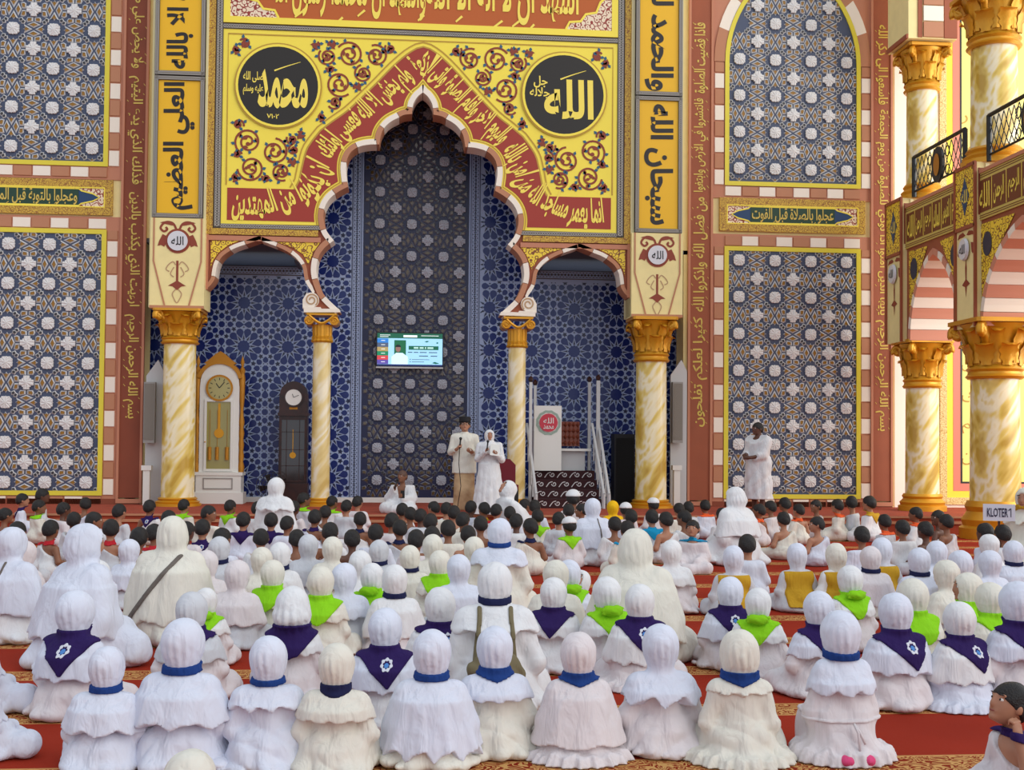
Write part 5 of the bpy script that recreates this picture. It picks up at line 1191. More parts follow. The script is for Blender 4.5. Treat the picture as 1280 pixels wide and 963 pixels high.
def emblem(root, fg, field, xe, ze, r, side=-1):
    "round badge printed on a scarf: white wreath, blue centre"
    h = .0032*fg.sb; lo = (xe-r*1.2, -.3*fg.sb+fg.lean*0, ze-r*1.2); hi = (xe+r*1.2, .05, ze+r*1.2)
    def ring(X, Y, Z):
        q = np.sqrt((X-xe)**2+(Z-ze)**2); return np.maximum(np.maximum(field(X, Y, Z)-.0155, np.abs(q-r*.72)-r*.2+r*.10*np.sin(7*np.arctan2(Z-ze, X-xe))), Y-.0)
    def cen(X, Y, Z):
        q = np.sqrt((X-xe)**2+(Z-ze+r*.1)**2); return np.maximum(np.maximum(field(X, Y, Z)-.0165, q-r*.36), Y-.0)
    root = [c for c in root.children if c.name.startswith('neck_scarf')][0]
    add_part(root, 'emblem_wreath', mk('emblem_wreath', ring, lo, hi, h, mat('emblem_white', (214, 216, 226), .6))); add_part(root, 'emblem_centre', mk('emblem_centre', cen, lo, hi, h, mat('emblem_blue', (70, 130, 200), .6)))
def hand_sdf(x, y, z, curl=.8):
    "right hand, wrist at the origin, fingers towards +z, palm facing +y, thumb on -x; length about .17"
    d = ell(x, y, z, (0, 0, .045), (.036, .015, .050)); d = smin(d, cap(x, y, z, (0, 0, -.03), (0, 0, .02), .022, .024), .02)
    for i, (fx, L) in enumerate(((-.027, .068), (-.009, .078), (.009, .072), (.026, .056))):
        a = (fx, .0, .085); c1 = curl*.9; b = (fx*1.05, math.sin(c1)*L*.5, .085+math.cos(c1)*L*.5); c2 = curl*2.2; c = (fx*1.05, b[1]+math.sin(c2)*L*.45, b[2]+math.cos(c2)*L*.45)
        d = smin(d, cap(x, y, z, a, b, .0092, .0085), .006); d = smin(d, cap(x, y, z, b, c, .0085, .007), .004)
    d = smin(d, cap(x, y, z, (-.026, .006, .025), (-.050, .022, .055), .012, .010), .012); return smin(d, cap(x, y, z, (-.050, .022, .055), (-.040, .036+.01*curl, .082), .010, .008), .004)
def hand_mesh(at, fingers, palm, size=1.0, curl=.8, left=False, h=.0045):
    "verts, faces of a hand placed with fingers and palm directions"
    v, q = nets(lambda X, Y, Z: hand_sdf(X, Y, Z, curl), (-.07, -.03, -.06), (.05, .09, .18), h)
    if left: v = v*np.array([-1, 1, 1]); q = q[:, ::-1]
    zf = Vector(fingers).normalized(); yf = Vector(palm); yf = (yf-zf*yf.dot(zf)).normalized(); xf = yf.cross(zf)
    R = np.array([xf, yf, zf]); return (v*size)@R+np.array(at), q
HOME = {}
def person_root(fg, h, skin=SKIN, face=False, name='person'):
    lo, hi = fg.box(); v, q = nets(fg.skin, lo, hi, h); parts = [(v, q, 0)]
    if face: parts += face_bits(fg.hT)
    me = np_mesh('person', parts, [skin, LIP, EYEW, EYEB]); o = bpy.data.objects.new('person', me); return o
def girl(h=.010, zb=.22, cape=True, scarf=None, robe=WP, hij=WB, scol=None, xo=0, vest=False, hem=.01, n=11, amp=.05, flare=0, w0=0, fig=None, emb=False, face=False, sash=None, bsize=1.0, loose=0, back=0, dz=0, skin=SKIN2, ruffle=False, robe_amp=.009):
    fg = fig or Fig(); root = person_root(fg, max(h*1.5, .013) if not face else max(h, .008), skin, face); lo, hi = fg.box(1.05)
    hood = lambda X, Y, Z: fg.hood(X, Y, Z, loose=loose, back=back)
    capef = lambda X, Y, Z: fg.cape(X, Y, Z, zb, flare, n, amp, hem, w0=w0)
    HF = (lambda X, Y, Z: smin(hood(X, Y, Z), capef(X, Y, Z), .02*fg.sh)) if cape else hood
    def RF(X, Y, Z):
        d = fg.robe(X, Y, Z, amp=robe_amp); d = np.maximum(d, Z-fg.zs*1.17)
        if ruffle:
            x, y, z = fg.loc(X, Y, Z); th = np.arctan2(y, x); R = .25+.05*np.clip(.06-z, 0, .06)/.06+.012*np.sin(19*th+fg.seed)+.008*np.sin(37*th); d = smin(d, np.maximum(np.sqrt(x**2+(y*1.15)**2)-R, z-.05-.01*np.sin(13*th))*fg.sb*.7, .02)
        return np.maximum(d, -Z+.003)
    add_part(root, 'robe', mk('robe', RF, lo, hi, h, robe))
    add_part(root, 'hijab', mk('hijab', HF, lo, hi, h, hij))
    zk = fg.zs*1.165+dz
    hs = fg.sh
    if scarf == 'band':
        g = lambda X, Y, Z: np.maximum(np.maximum(HF(X, Y, Z)-.011*hs, np.sqrt((X-fg.hc[0]*.6)**2+(Y-fg.hc[1]*.5)**2)-.088*hs), np.abs(Z-zk-.010*hs-.10*Y)-.0185*bsize*hs)
        add_part(root, 'neck_band', mk('neck_band', g, lo, hi, min(h, .009), scol or BLUE))
    if scarf == 'collar':
        g = lambda X, Y, Z: np.maximum(np.maximum(HF(X, Y, Z)-.011*hs, np.sqrt(X**2+Y**2)-(.098 if bsize >= 1 else .080)*hs*max(1, bsize)), np.maximum(Z-zk-.025, (zk-.045*hs+.35*np.abs(X))-Z))
        add_part(root, 'collar_scarf', mk('collar_scarf', g, lo, hi, min(h, .009), scol or BLUE))
    if scarf in ('tri', 'bundle'):
        L = (.20 if scarf == 'tri' else .19)*bsize*hs; zt = zk+.028*hs; zp = zt-L
        def g(X, Y, Z):
            base = HF(X, Y, Z)-.011*hs; slope = np.abs(X-xo*(zt-Z)/L)-(Z-zp)*.88; back = np.maximum(np.maximum(slope, Z-zt), Y-.02)
            bnd = np.abs(Z-zk-.25*Y)-.020*hs; return np.maximum(base-(.004*fold(X, Y, Z, fg.seed, 2) if scarf == 'bundle' else 0), np.minimum(back, bnd))
        add_part(root, 'neck_scarf', mk('neck_scarf', g, lo, hi, min(h, .009), scol or PURPLE))
        if scarf == 'bundle':
            def g2(X, Y, Z):
                d = ell(X, Y, Z, (xo*.4, -.085*fg.sb+fg.lean, zk+.01), (.075*hs, .035*hs, .035*hs)); return smin(d+.009*fold(X, Y, Z, fg.seed+4, 2.6), HF(X, Y, Z)+.004, .01)*1.0 if False else d+.007*fold(X, Y, Z, fg.seed+4, 2.6)
            add_part(root, 'scarf_knot', mk('scarf_knot', g2, lo, hi, min(h, .009), scol or LIME))
        if emb: emblem(root, fg, HF, xo*.45+.012*(1 if xo >= 0 else -1), zt-L*.42, .034*hs)
    if vest:
        g = lambda X, Y, Z: np.maximum(np.maximum(np.maximum(fg.robe(X, Y, Z, e=.006, arms=False)-.010, Z-fg.zs*1.06), fg.zs*.16-Z), np.abs(X)-.145*fg.sb)
        add_part(root, 'vest', mk('vest', g, lo, hi, h, MUST))
    return root, fg, HF, RF
def strap(root, name, fields, fn_region, lo, hi, h, m, off=.012):
    g = lambda X, Y, Z: np.maximum(fields(X, Y, Z)-off, fn_region(X, Y, Z)); return add_part(root, name, mk(name, g, lo, hi, h, m))
def boy(h=.011, style='bare', side=1, scarf=None, fig=None, face=False, skin=SKIN, hairm=HAIR, capm=None, emb=False, scol=None, wrap=WP):
    fg = fig or Fig(); root = person_root(fg, h if face else h*1.1, skin, face); lo, hi = fg.box()
    if style == 'bare':
        def CF(X, Y, Z):
            x, y, z = fg.loc(X, Y, Z); d = fg.torso(x, y, z, .004); d = smin(d, fg.arms(x, y, z, .052, side=side), .03); d = smin(d, fg.legs(x, y, z, .078), .04)
            d = d+.006*fold(x, y, z, fg.seed, 1.2); cut = z-(.30+.62*side*x); cut = np.maximum(cut, z-.385); return np.maximum(np.maximum(d*fg.sb, cut*.8*fg.sb), -Z+.003)
    elif style == 'wrap':
        def CF(X, Y, Z):
            x, y, z = fg.loc(X, Y, Z); d = smin(fg.torso(x, y, z, .016), fg.arms(x, y, z, .058), .05); d = smin(d, fg.legs(x, y, z, .078), .04); d = d+.006*fold(x, y, z, fg.seed, 1.1)
            return np.maximum(np.maximum(d, z-.365+.25*y)*fg.sb, -Z+.003)
    else:
        def CF(X, Y, Z):
            x, y, z = fg.loc(X, Y, Z); d = smin(fg.torso(x, y, z, .005), fg.arms(x, y, z, .052), .03); d = smin(d, fg.legs(x, y, z, .075), .04); d = d+.005*fold(x, y, z, fg.seed, 1.3)
            return np.maximum(np.maximum(d, z-.385)*fg.sb, -Z+.003)
    add_part(root, 'wrap_cloth' if style != 'shirt' else 'shirt', mk('wrap_cloth', CF, lo, hi, h, wrap))
    HB = lambda X, Y, Z: smin(CF(X, Y, Z), fg.skin(X, Y, Z), .01)
    if capm: 
        g = lambda X, Y, Z: np.maximum(ell(*fg.hl(X, Y, Z), (0, -.006, .030), (.094, .106, .090))*fg.sh, .03-fg.hl(X, Y, Z)[2]); add_part(root, 'cap', mk('cap', g, lo, hi, min(h, .01), capm))
    add_part(root, 'hair', mk('hair', fg.hair, lo, hi, min(h, .01), hairm))
    if scarf:
        zt = fg.zs*1.15; L = .16 if scarf == 'tri' else .05; zp = zt-L
        def g(X, Y, Z):
            back = np.maximum(np.maximum(np.abs(X)-(Z-zp)*.9, Z-zt), Y-.0); bnd = np.abs(Z-zt+.012-.2*Y)-.021
            return np.maximum(HB(X, Y, Z)-.013-.004*fold(X, Y, Z, fg.seed, 2), np.minimum(back, bnd) if scarf == 'tri' else bnd)
        add_part(root, 'neck_scarf', mk('neck_scarf', g, lo, hi, min(h, .010), scol or PURPLE))
        if emb: emblem(root, fg, HB, .012, zt-.075, .03)
    return root, fg, CF
# ---------------------------------------------------------------- copying
def place(proto, x, D, rot, scale, label, group, mats=None, cat='person', first=False):
    "x is the column in the photo, D the distance along the optical axis; the figure sits on the floor there"
    d = ray(x, 700); p = _C+d*D; X, Y = p[0], p[1]
    o = proto.copy(); COL.objects.link(o); o.location = (X, Y, 0); o.rotation_euler = (0, 0, rot); o.scale = (scale,)*3
    for ch in proto.children:
        c = ch.copy(); COL.objects.link(c); c.parent = o
        for g in ch.children: d_ = g.copy(); COL.objects.link(d_); d_.parent = c
        if mats and c.name.split('.')[0] in mats:
            c.material_slots[0].link = 'OBJECT'; c.material_slots[0].material = mats[c.name.split('.')[0]]
    if mats and 'person' in mats: o.material_slots[0].link = 'OBJECT'; o.material_slots[0].material = mats['person']
    tag(o, label, cat, group); return o
# ================================================================== THE CONGREGATION
def hor(x): return 554.3+.0087*(x-640)
ORD = ['first', 'second', 'third', 'fourth', 'fifth', 'sixth', 'seventh', 'eighth', 'ninth', 'tenth', 'eleventh', 'twelfth', 'thirteenth', 'fourteenth', 'fifteenth', 'sixteenth']
def rowname(D):
    for lim, n in ((6.35, 'front row'), (7.7, 'second row'), (8.8, 'third row'), (10.2, 'fourth row'), (11.9, 'fifth row'), (13.3, 'sixth row'), (14.9, 'seventh row'), (16.9, 'eighth row')):
        if D < lim: return n
    return 'row nearest the stage'
PEOPLE = []   # (proto, fig, x, D, rot, scale, desc, mats, row)
def aim(x, D, jit=0):
    p = _C+ray(x, 700)*D; dx, dy = .9-p[0], 1.5-p[1]; return math.atan2(-dx, dy)+jit
def put(pr, x, yt, desc, yb=None, rot=None, D=None, mats=None, sc_=None, grp=None, label=None):
    root, fg = pr[0], pr[1]; h0 = fg.hc[2]+.108*fg.sh
    if yb: D = 2250/(yb-hor(x)); h = 1.5-(yt-hor(x))*D/1500; s = h/h0
    elif D: h = 1.5-(yt-hor(x))*D/1500; s = h/h0
    else:
        s = sc_ or rnd.uniform(.97, 1.04); D = 1500*(1.5-h0*s)/(yt-hor(x))
    if D > 19.2:
        D = 19.2; s = (1.5-(yt-hor(x))*D/1500)/h0
    if rot is None: rot = rnd.uniform(-.28, .28)
    PEOPLE.append([root, x, D, aim(x, D)+rot, s, desc, mats, grp or '', label, yt, fg])
WH = [WB, WW, WC, WP, WG]
def wm(*ks): return {k: rnd.choice(WH) for k in ks}
# ---- front row, each built on its own
F = lambda seed, **k: Fig(seed=seed, **k)
D1 = 'girl in white hijab with blue neck band'
put(girl(.0085, zb=.205, scarf='band', robe=WB, hij=WB, hem=.014, n=6, amp=.10, w0=.012, fig=F(1, knees=.9, hx=.0), flare=.1), 135, 808, '', 958, .05, label='smallest girl of the front row, leftmost with blue band and ruffled white cape')
put(girl(.0085, zb=.20, scarf='band', robe=WB, hij=WB, hem=.012, n=7, amp=.09, w0=.02, fig=F(2, knees=.8), flare=.15), 229, 773, '', 955, -.1, label='tall girl second in front row, blue band and wide white shoulder cape')
put(girl(.0085, zb=.30, scarf='band', robe=WB, hij=WB, hem=.012, n=8, amp=.09, w0=.0, fig=F(3, knees=.8, hp=.1), bsize=.8), 337, 795, '', 957, .1, label='girl third in front row, bluish white pleated robe and short cape')
put(girl(.0085, zb=.26, scarf='collar', robe=WC, hij=WC, hem=.006, n=9, amp=.05, w0=.008, fig=F(4, knees=.85, hp=.15), bsize=.6, scol=NAVYC), 422, 804, '', 960, 0, label='girl fourth in front row, cream hijab and robe, small navy band')
put(girl(.0085, zb=.075, scarf='band', robe=WC, hij=WB, hem=.022, n=9, amp=.085, w0=.006, fig=F(5, knees=.8), flare=.06), 541, 787, '', 953, 0, label='girl fifth in front row, very long pleated white cape below blue band')
put(girl(.0085, zb=.28, scarf='collar', robe=WC, hij=WB, hem=.006, n=9, amp=.05, w0=.004, fig=F(6, knees=.9)), 620, 783, '', 940, .1, label='girl sixth in front row, cream robe with royal blue collar scarf')
put(girl(.0085, zb=.085, scarf='collar', robe=WP, hij=WP, hem=.008, n=5, amp=.04, w0=.0, fig=F(7, knees=.7, sb=.94, sz=1.0), ruffle=True, bsize=1.3, flare=.16), 724, 790, '', 945, 0, label='girl seventh in front row, long plain cape, wide blue collar, ruffled hem')
put(girl(.0085, zb=.27, robe=WP, hij=WB, hem=.022, n=6, amp=.12, w0=.012, fig=F(8, knees=.9), flare=.15), 827, 780, '', 938, 0, label='girl eighth in front row, round back, ruffled white cape and no band')
put(girl(.0085, zb=.33, scarf='collar', robe=WC, hij=WC, hem=.005, n=7, amp=.04, fig=F(9, knees=.9, hy=.3, hp=.1, sb=.92, sz=1.0), loose=.012, ruffle=True), 925, 787, '', 948, -.1, label='girl ninth in front row, loose cream hijab and cream robe')
kn = girl(.0085, zb=.27, scarf='band', robe=WP, hij=WB, hem=.01, n=7, amp=.07, w0=.01, fig=F(10, kneel=True, sb=.84, sz=1.15), ruffle=True)
put(kn, 1052, 763, '', 945, 0, label='kneeling girl at right of front row with tied sash and pink socks')
# sash, ties and socks of the kneeling girl
fgk = kn[1]
strap(kn[0], 'sash', lambda X, Y, Z: kn[3](X, Y, Z), lambda X, Y, Z: np.abs(Z-.19)-.008, *fgk.box(), .0085, WP, .008)
for k, (xe, ze) in enumerate(((.02, .06), (.05, .10))):
    m = M(); m.tube([(-.005+.0*k, -.150, .19), (.004+.3*xe, -.165, .15), (xe*.8, -.172, ze)], [.006, .007, .006], 6); add_part(kn[0], 'sash_tie', m.mesh('sash_tie', WP, 'all'))
for k in (-1, 1):
    v, f = ball((k*.05, -.17, .03), (.035, .05, .028), 14, 8); add_part(kn[0], 'sock', np_mesh('sock', [(v, f, 0)], [PINKC]))
# ---- cropped figures at the left edge and the near head at the bottom
pg = girl(.010, zb=.2, robe=WB, hij=WB, fig=F(11, knees=1.1)); put(pg, -32, 800, '', 945, -.5, label='white-robed child cut off by the left edge, knee in view')
put(pg, -38, 742, '', 890, -.4, label='white-robed child behind the lowest one at the left edge, mostly cropped')
put(girl(.010, zb=.2, robe=WC, hij=WC, fig=F(12, sb=1.1)), 240, 937, '', D=3.6, rot=0, label='top of a cream hijab at the bottom edge, nearest of all')
# ---- second row: purple scarves
PA = girl(.0095, zb=.20, scarf='tri', robe=WP, hij=WB, emb=True, xo=.045, n=7, amp=.06, w0=.006, fig=F(21), bsize=1.1)
PB_ = girl(.0095, zb=.16, scarf='tri', robe=WB, hij=WW, emb=True, xo=.05, n=8, amp=.06, w0=.004, fig=F(22, knees=.95), bsize=1.1, ruffle=True)
PC = girl(.0095, zb=.24, scarf='tri', robe=WP, hij=WW, xo=-.01, n=7, amp=.05, w0=.004, fig=F(23, hp=.12), bsize=1.0)
dP = 'girl in white hijab with purple neck scarf'; dPe = 'girl with purple neck scarf bearing a round badge'
put(PA, 93, 738, dPe, 893, -.25)
put(PC, 240, 740, dP, None, .1, mats={'hijab': WG})
PH = girl(.0095, zb=.26, scarf='tri', robe=WP, hij=WW, xo=-.01, n=8, amp=.12, w0=.0, fig=F(24, sh=1.12), loose=.028, back=.02, bsize=1.1)
put(PH, 366, 733, '', 868, .1, label='girl in large puffy white head cover with purple scarf, second row')
put(PA, 482, 760, dPe, None, -.1, mats={'robe': WW})
put(PB_, 551, 734, dPe, None, .15)
put(PC, 692, 722, dP, None, -.2, mats={'robe': WW})
put(PB_, 800, 730, dPe, None, -.25, mats={'robe': WP})
put(PA, 913, 721, dPe, None, -.3)
put(PC, 1025, 739, dP, 868, .05, mats={'hijab': WB})
put(PA, 1121, 741, dPe, 882, 0)
put(PB_, 1201, 752, dPe, 882, .1)
put(PC, 1275, 727, dP, 880, 0, mats={'hijab': WB})
# woman with backpack
wb = girl(.011, zb=.30, scarf='band', robe=WW, hij=WW, n=7, amp=.06, w0=.0, scol=NAVYC, fig=Fig(sb=1.28, sz=1.42, sh=1.06, seed=31, knees=.8), bsize=1.0)
fw = wb[1]; bx = fw.box()
for k in (-1, 1): strap(wb[0], 'backpack_strap', wb[2] if False else (lambda X, Y, Z: np.minimum(wb[2](X, Y, Z), wb[3](X, Y, Z))), (lambda X, Y, Z, k=k: np.maximum(np.maximum(np.abs(X-k*(.085+.25*np.clip(.50-Z, 0, 1)*.4))-.013, Z-.56), .22-Z)), *bx, .010, OLIVE)
v, q = nets(lambda X, Y, Z: ell(X, Y, Z, (0, -.20, .20), (.15, .07, .15))+.008*fold(X, Y, Z, 3, 1.5), (-.18, -.30, .0), (.18, -.1, .40), .012); add_part(wb[0], 'backpack', np_mesh('backpack', [(v, q, 0)], [OLIVE]))
put(wb, 619, 703, '', 884, 0, label='larger white-clad woman wearing an olive backpack, second row centre')
# ---- third row: lime scarves and adults
GA = girl(.010, zb=.26, scarf='tri', robe=WC, hij=WC, scol=LIME, xo=.01, n=7, amp=.05, fig=F(41), bsize=1.15)
GB = girl(.010, zb=.26, scarf='bundle', robe=WP, hij=WW, scol=LIME, xo=-.02, n=7, amp=.05, fig=F(42, hp=.1), bsize=1.1)
GC = girl(.010, zb=.22, scarf='tri', robe=WC, hij=WC, scol=LIME, xo=.06, n=7, amp=.05, fig=F(43, hy=.9), bsize=1.15, face=True)
dG = 'girl in white hijab with lime green scarf'; dGb = 'girl with bunched lime green scarf over the shoulders'; dGt = 'girl with lime green scarf, face turned to the left'
put(GA, 401, 708, dG); put(GB, 465, 704, dGb); put(GA, 549, 688, dG); put(GB, 712, 700, dGb, mats={'hijab': WB}); put(GB, 760, 721, dGb, rot=.3)
put(GB, 1064, 707, dGb); put(GA, 1143, 723, dG, mats={'robe': WC}); put(GC, 1212, 716, dGt); put(GA, 340, 700, dG, rot=-.2); put(GB, 258, 735, dGb, D=8.0)
put(GA, 1240, 728, dG, D=7.8, rot=.2); put(GB, 948, 735, dGb, D=7.9, rot=-.3, mats={'hijab': WW})
MA = girl(.012, zb=.30, cape=False, vest=True, robe=WG, hij=WB, fig=F(51), loose=.008); MB_ = girl(.012, cape=False, vest=True, robe=WW, hij=WC, fig=F(52, hp=.15, knees=1.0), loose=.01)
dM = 'girl wearing a mustard vest and white hijab'
for x, y in ((917, 682), (997, 679), (1103, 672), (1202, 688)): put(MA, x, y, dM)
put(MB_, 1046, 679, dM)
WA = girl(.012, zb=.17, robe=WP, hij=WW, n=7, amp=.06, w0=.006, fig=F(61)); WBn = girl(.012, zb=.12, scarf='band', robe=WB, hij=WB, n=8, amp=.07, w0=.006, fig=F(62, hp=.1), scol=NAVYC); WCn = girl(.012, zb=.24, robe=WC, hij=WG, n=7, amp=.05, fig=F(63, hy=-.5), face=True)
dW = 'girl in plain white hijab'; dWb = 'girl in white hijab with thin navy band'; dWt = 'girl in greyish white hijab, head turned right'
for x, y, pr, d in ((160, 674, WA, dW), (273, 671, WBn, dWb), (258, 688, WA, dW), (349, 678, WBn, dWb), (327, 684, WA, dW), (431, 704, WCn, dWt), (494, 706, WBn, dWb), (574, 693, WA, dW), (415, 671, WA, dW), (473, 675, WBn, dWb), (592, 671, WA, dW), (541, 668, WA, dW), (695, 700, WA, dW),
                    (1089, 683, WBn, dWb), (1150, 685, WBn, dWb), (1238, 668, WA, dW), (1239, 688, WA, dW), (840, 675, WCn, dWt), (29, 676, WA, dW), (120, 700, WA, dW), (450, 688, WA, dW), (512, 682, WBn, dWb), (1185, 700, WA, dW), (385, 668, WA, dW), (296, 700, WA, dW), (1172, 676, WA, dW), (1268, 676, WBn, dWb)):
    put(pr, x, y, d, mats={'hijab': rnd.choice(WH), 'robe': rnd.choice(WH)})
TW = girl(.012, zb=.30, scarf='band', robe=WC, hij=WB, scol=BLUE, n=7, amp=.05, fig=Fig(sb=1.2, sz=1.35, sh=1.03, seed=64)); put(TW, 624, 648, '', 772, -.1, label='older girl with blue neck band, fourth row centre, above the backpack woman')
# ---- grown-up women
AW = girl(.013, zb=.12, robe=WB, hij=WB, n=8, amp=.06, w0=.01, fig=Fig(sb=1.42, sz=1.6, sh=1.15, seed=71, hy=-.5, hp=.15, lean=.06), face=True, loose=.02)
put(AW, 92, 655, '', 832, -.55, label='large woman in bluish white hijab kneeling at left, turned to the right')
AB = girl(.013, zb=.10, robe=WC, hij=WC, n=7, amp=.07, w0=.015, fig=Fig(sb=1.36, sz=1.62, sh=1.12, seed=72, hy=.1), loose=.02)
strap(AB[0], 'bag_strap', AB[2], lambda X, Y, Z: np.maximum(np.maximum(np.abs((X+.06)*.80-(Z-.42)*.62)-.016, Y-.04), Z-.62), *AB[1].box(), .010, GREYS)
put(AB, 214, 645, '', 803, .1, label='woman in cream hijab with a grey bag strap across her back')
AC = girl(.013, zb=.10, robe=WC, hij=WC, n=6, amp=.06, w0=.01, fig=Fig(sb=1.36, sz=1.55, sh=1.1, seed=73, hy=-.3, lean=.03), loose=.025, flare=.08)
put(AC, 793, 661, '', 835, -.4, label='woman in cream hijab right of centre, long draped veil, fourth row')
AD = girl(.013, zb=.20, robe=WW, hij=WW, n=6, amp=.05, w0=.0, fig=Fig(sb=1.5, sz=1.62, sh=1.1, seed=74, hy=.5, hp=.2, lean=.05), loose=.03)
put(AD, 925, 609, '', 706, .35, label='broad woman in all white kneeling in front of the right lattice window')
AE = girl(.014, zb=.30, robe=WW, hij=WW, n=6, amp=.04, fig=Fig(sb=1.3, sz=1.7, sh=1.08, seed=75))
put(AE, 343, 597, '', 692, 0, label='woman in white kneeling upright between the two clocks')
AF = girl(.014, zb=.14, robe=WW, hij=WB, n=6, amp=.05, w0=.004, fig=Fig(sb=1.28, sz=1.4, sh=1.08, seed=76))
strap(AF[0], 'bag_strap', AF[2], lambda X, Y, Z: np.maximum(np.maximum(np.abs(X-.04-.1*(.5-Z))-.008, Y-.02), Z-.56), *AF[1].box(), .011, GREYS)
put(AF, 741, 623, '', 706, 0, label='woman in white hijab with thin strap, seated before the minbar')
put(AF, 12, 659, '', 800, -.2, label='woman in white at the left edge beside the kneeling woman')
BW = girl(.013, zb=.16, robe=WW, hij=WW, n=6, amp=.05, fig=Fig(sb=1.35, sz=1.5, sh=1.1, seed=77, lean=.20, hp=-.7, hy=0), face=True)
put(BW, 652, 600, '', D=17.6, rot=1.9, label='woman in white bowing forward beside the standing pair')
MW = girl(.013, zb=.32, robe=WC, hij=WC, scarf='tri', scol=MUST, bsize=1.2, n=6, amp=.04, fig=Fig(sb=1.25, sz=1.5, sh=1.08, seed=78), face=True)
put(MW, 1284, 609, '', 716, 1.7, label='woman with mustard shawl at right edge beside the thick column')
# ---- boys
b1 = boy(.012, 'bare', 1, fig=F(81)); b2 = boy(.012, 'bare', -1, fig=F(82, hy=.35), skin=SKIN2); b3 = boy(.012, 'wrap', fig=F(83)); b4 = boy(.012, 'shirt', fig=F(84, hy=-.3)); b5 = boy(.012, 'bare', 1, fig=F(85, hy=1.1), face=True, skin=SKIN2); b6 = boy(.012, 'wrap', fig=F(86, hy=-1.1), face=True)
s1 = boy(.0115, 'bare', 1, scarf='tri', emb=True, fig=F(87)); s2 = boy(.0115, 'wrap', scarf='tri', fig=F(88)); s3 = boy(.0115, 'bare', -1, scarf='ring', fig=F(89, hy=.3)); s4 = boy(.0115, 'wrap', scarf='ring', fig=F(90, hy=-.4)); k1 = boy(.0115, 'shirt', capm=WW, fig=F(91)); k2 = boy(.0115, 'shirt', scarf='tri', capm=WW, fig=F(92, hp=.1))
names = {id(b1): 'boy with bare right shoulder in white wrap', id(b2): 'boy with bare left shoulder in white wrap', id(b3): 'dark-haired boy wrapped in white cloth', id(b4): 'dark-haired boy in white shirt', id(b5): 'boy looking left, white wrap over one shoulder', id(b6): 'boy looking right, wrapped in white cloth'}
cn = {'purple': PURPLE, 'lime': LIME, 'orange': ORNG, 'red': REDC, 'turquoise': TURQ, 'mustard': MUST, 'navy': NAVYC}
BO = [(4, 635, b1, 0), (25, 617, s1, 'purple'), (50, 611, b4, 0), (46, 625, s4, 'lime'), (77, 628, b3, 0), (104, 622, b5, 0), (147, 630, b1, 0), (61, 650, s3, 'red'), (137, 649, s3, 'red'), (172, 659, b2, 0), (192, 655, s4, 'red'), (185, 625, s1, 'purple'), (209, 638, b3, 0), (116, 640, b6, 0), (228, 624, s2, 'lime'), (259, 632, b6, 0), (286, 625, s2, 'lime'), (252, 649, s1, 'purple'), (276, 660, b3, 0),
      (303, 640, s2, 'purple'), (321, 627, b4, 0), (338, 641, s2, 'purple'), (325, 661, b2, 0), (366, 626, b1, 0), (378, 616, s4, 'lime'), (392, 637, s3, 'purple'), (405, 632, b2, 0), (414, 620, s4, 'lime'), (412, 653, b1, 0), (432, 625, b3, 0), (446, 620, b4, 0), (449, 640, s3, 'navy'), (469, 655, b3, 0), (489, 641, b4, 0), (502, 629, b1, 0), (512, 634, b2, 0), (499, 650, s3, 'navy'),
      (525, 636, b4, 0), (538, 642, s4, 'navy'), (541, 627, b5, 0), (557, 628, b3, 0), (567, 632, b1, 0), (560, 650, b3, 0), (588, 626, b4, 0), (605, 628, s3, 'mustard'), (620, 630, s4, 'red'), (637, 633, b1, 0), (656, 624, b6, 0), (668, 625, b3, 0), (672, 637, s2, 'lime'), (663, 648, s3, 'navy'), (711, 630, b4, 0), (727, 630, b5, 0), (768, 646, b2, 0), (789, 637, b3, 0), (784, 651, s3, 'turquoise'), (815, 637, s2, 'turquoise'),
      (833, 640, b1, 0), (849, 629, b3, 0), (861, 627, b4, 0), (856, 638, b2, 0), (882, 625, s4, 'orange'), (903, 635, b3, 0), (950, 630, s3, 'orange'), (964, 626, b3, 0), (980, 640, b1, 0), (982, 622, b4, 0), (999, 630, s3, 'orange'), (1021, 625, b5, 0), (1022, 646, b5, 0), (1048, 624, s4, 'orange'), (1066, 620, b6, 'mustard'), (1088, 620, s2, 'mustard'), (1078, 658, b3, 0), (1107, 643, s4, 'orange'), (1129, 650, b3, 0),
      (1146, 634, s3, 'orange'), (1174, 638, b5, 0), (1184, 643, b1, 0), (1233, 654, b3, 0), (1255, 656, b4, 0), (358, 645, b4, 0), (232, 652, b4, 0), (90, 640, b2, 0), (600, 645, b2, 0), (578, 640, b4, 0), (645, 642, b4, 0), (520, 662, b3, 0), (585, 657, b1, 0), (698, 640, b4, 0), (935, 668, b4, 0), (1158, 652, b1, 0), (20, 652, b3, 0), (225, 663, b1, 0), (440, 662, b1, 0), (370, 662, b2, 0), (540, 658, b1, 0)]
for x, y, pr, c in BO:
    if c and id(pr) not in names: put(pr, x, y, 'boy with %s scarf %s' % (c, 'down his back' if pr in (s1, s2) else 'round his neck'), mats={'neck_scarf': cn[c], 'wrap_cloth': rnd.choice(WH), 'person': rnd.choice((SKIN, SKIN2, SKIN))})
    else: put(pr, x, y, names[id(pr)], mats={'wrap_cloth': rnd.choice(WH), 'shirt': rnd.choice(WH), 'person': rnd.choice((SKIN, SKIN2, SKIN, SKIN3))})
put(k1, 716, 613, '', rot=-.2, sc_=1.25, label='man in white knitted cap seated before the minbar'); put(k2, 712, 647, '', mats={'neck_scarf': LIME}, label='small boy with white cap and lime scarf, in front of the capped man')
put(k1, 782, 629, '', label='boy in white skullcap right of the yellow hijab'); put(k1, 817, 623, '', mats={'person': SKIN3}, label='boy in white skullcap in front of the thick right portal column')
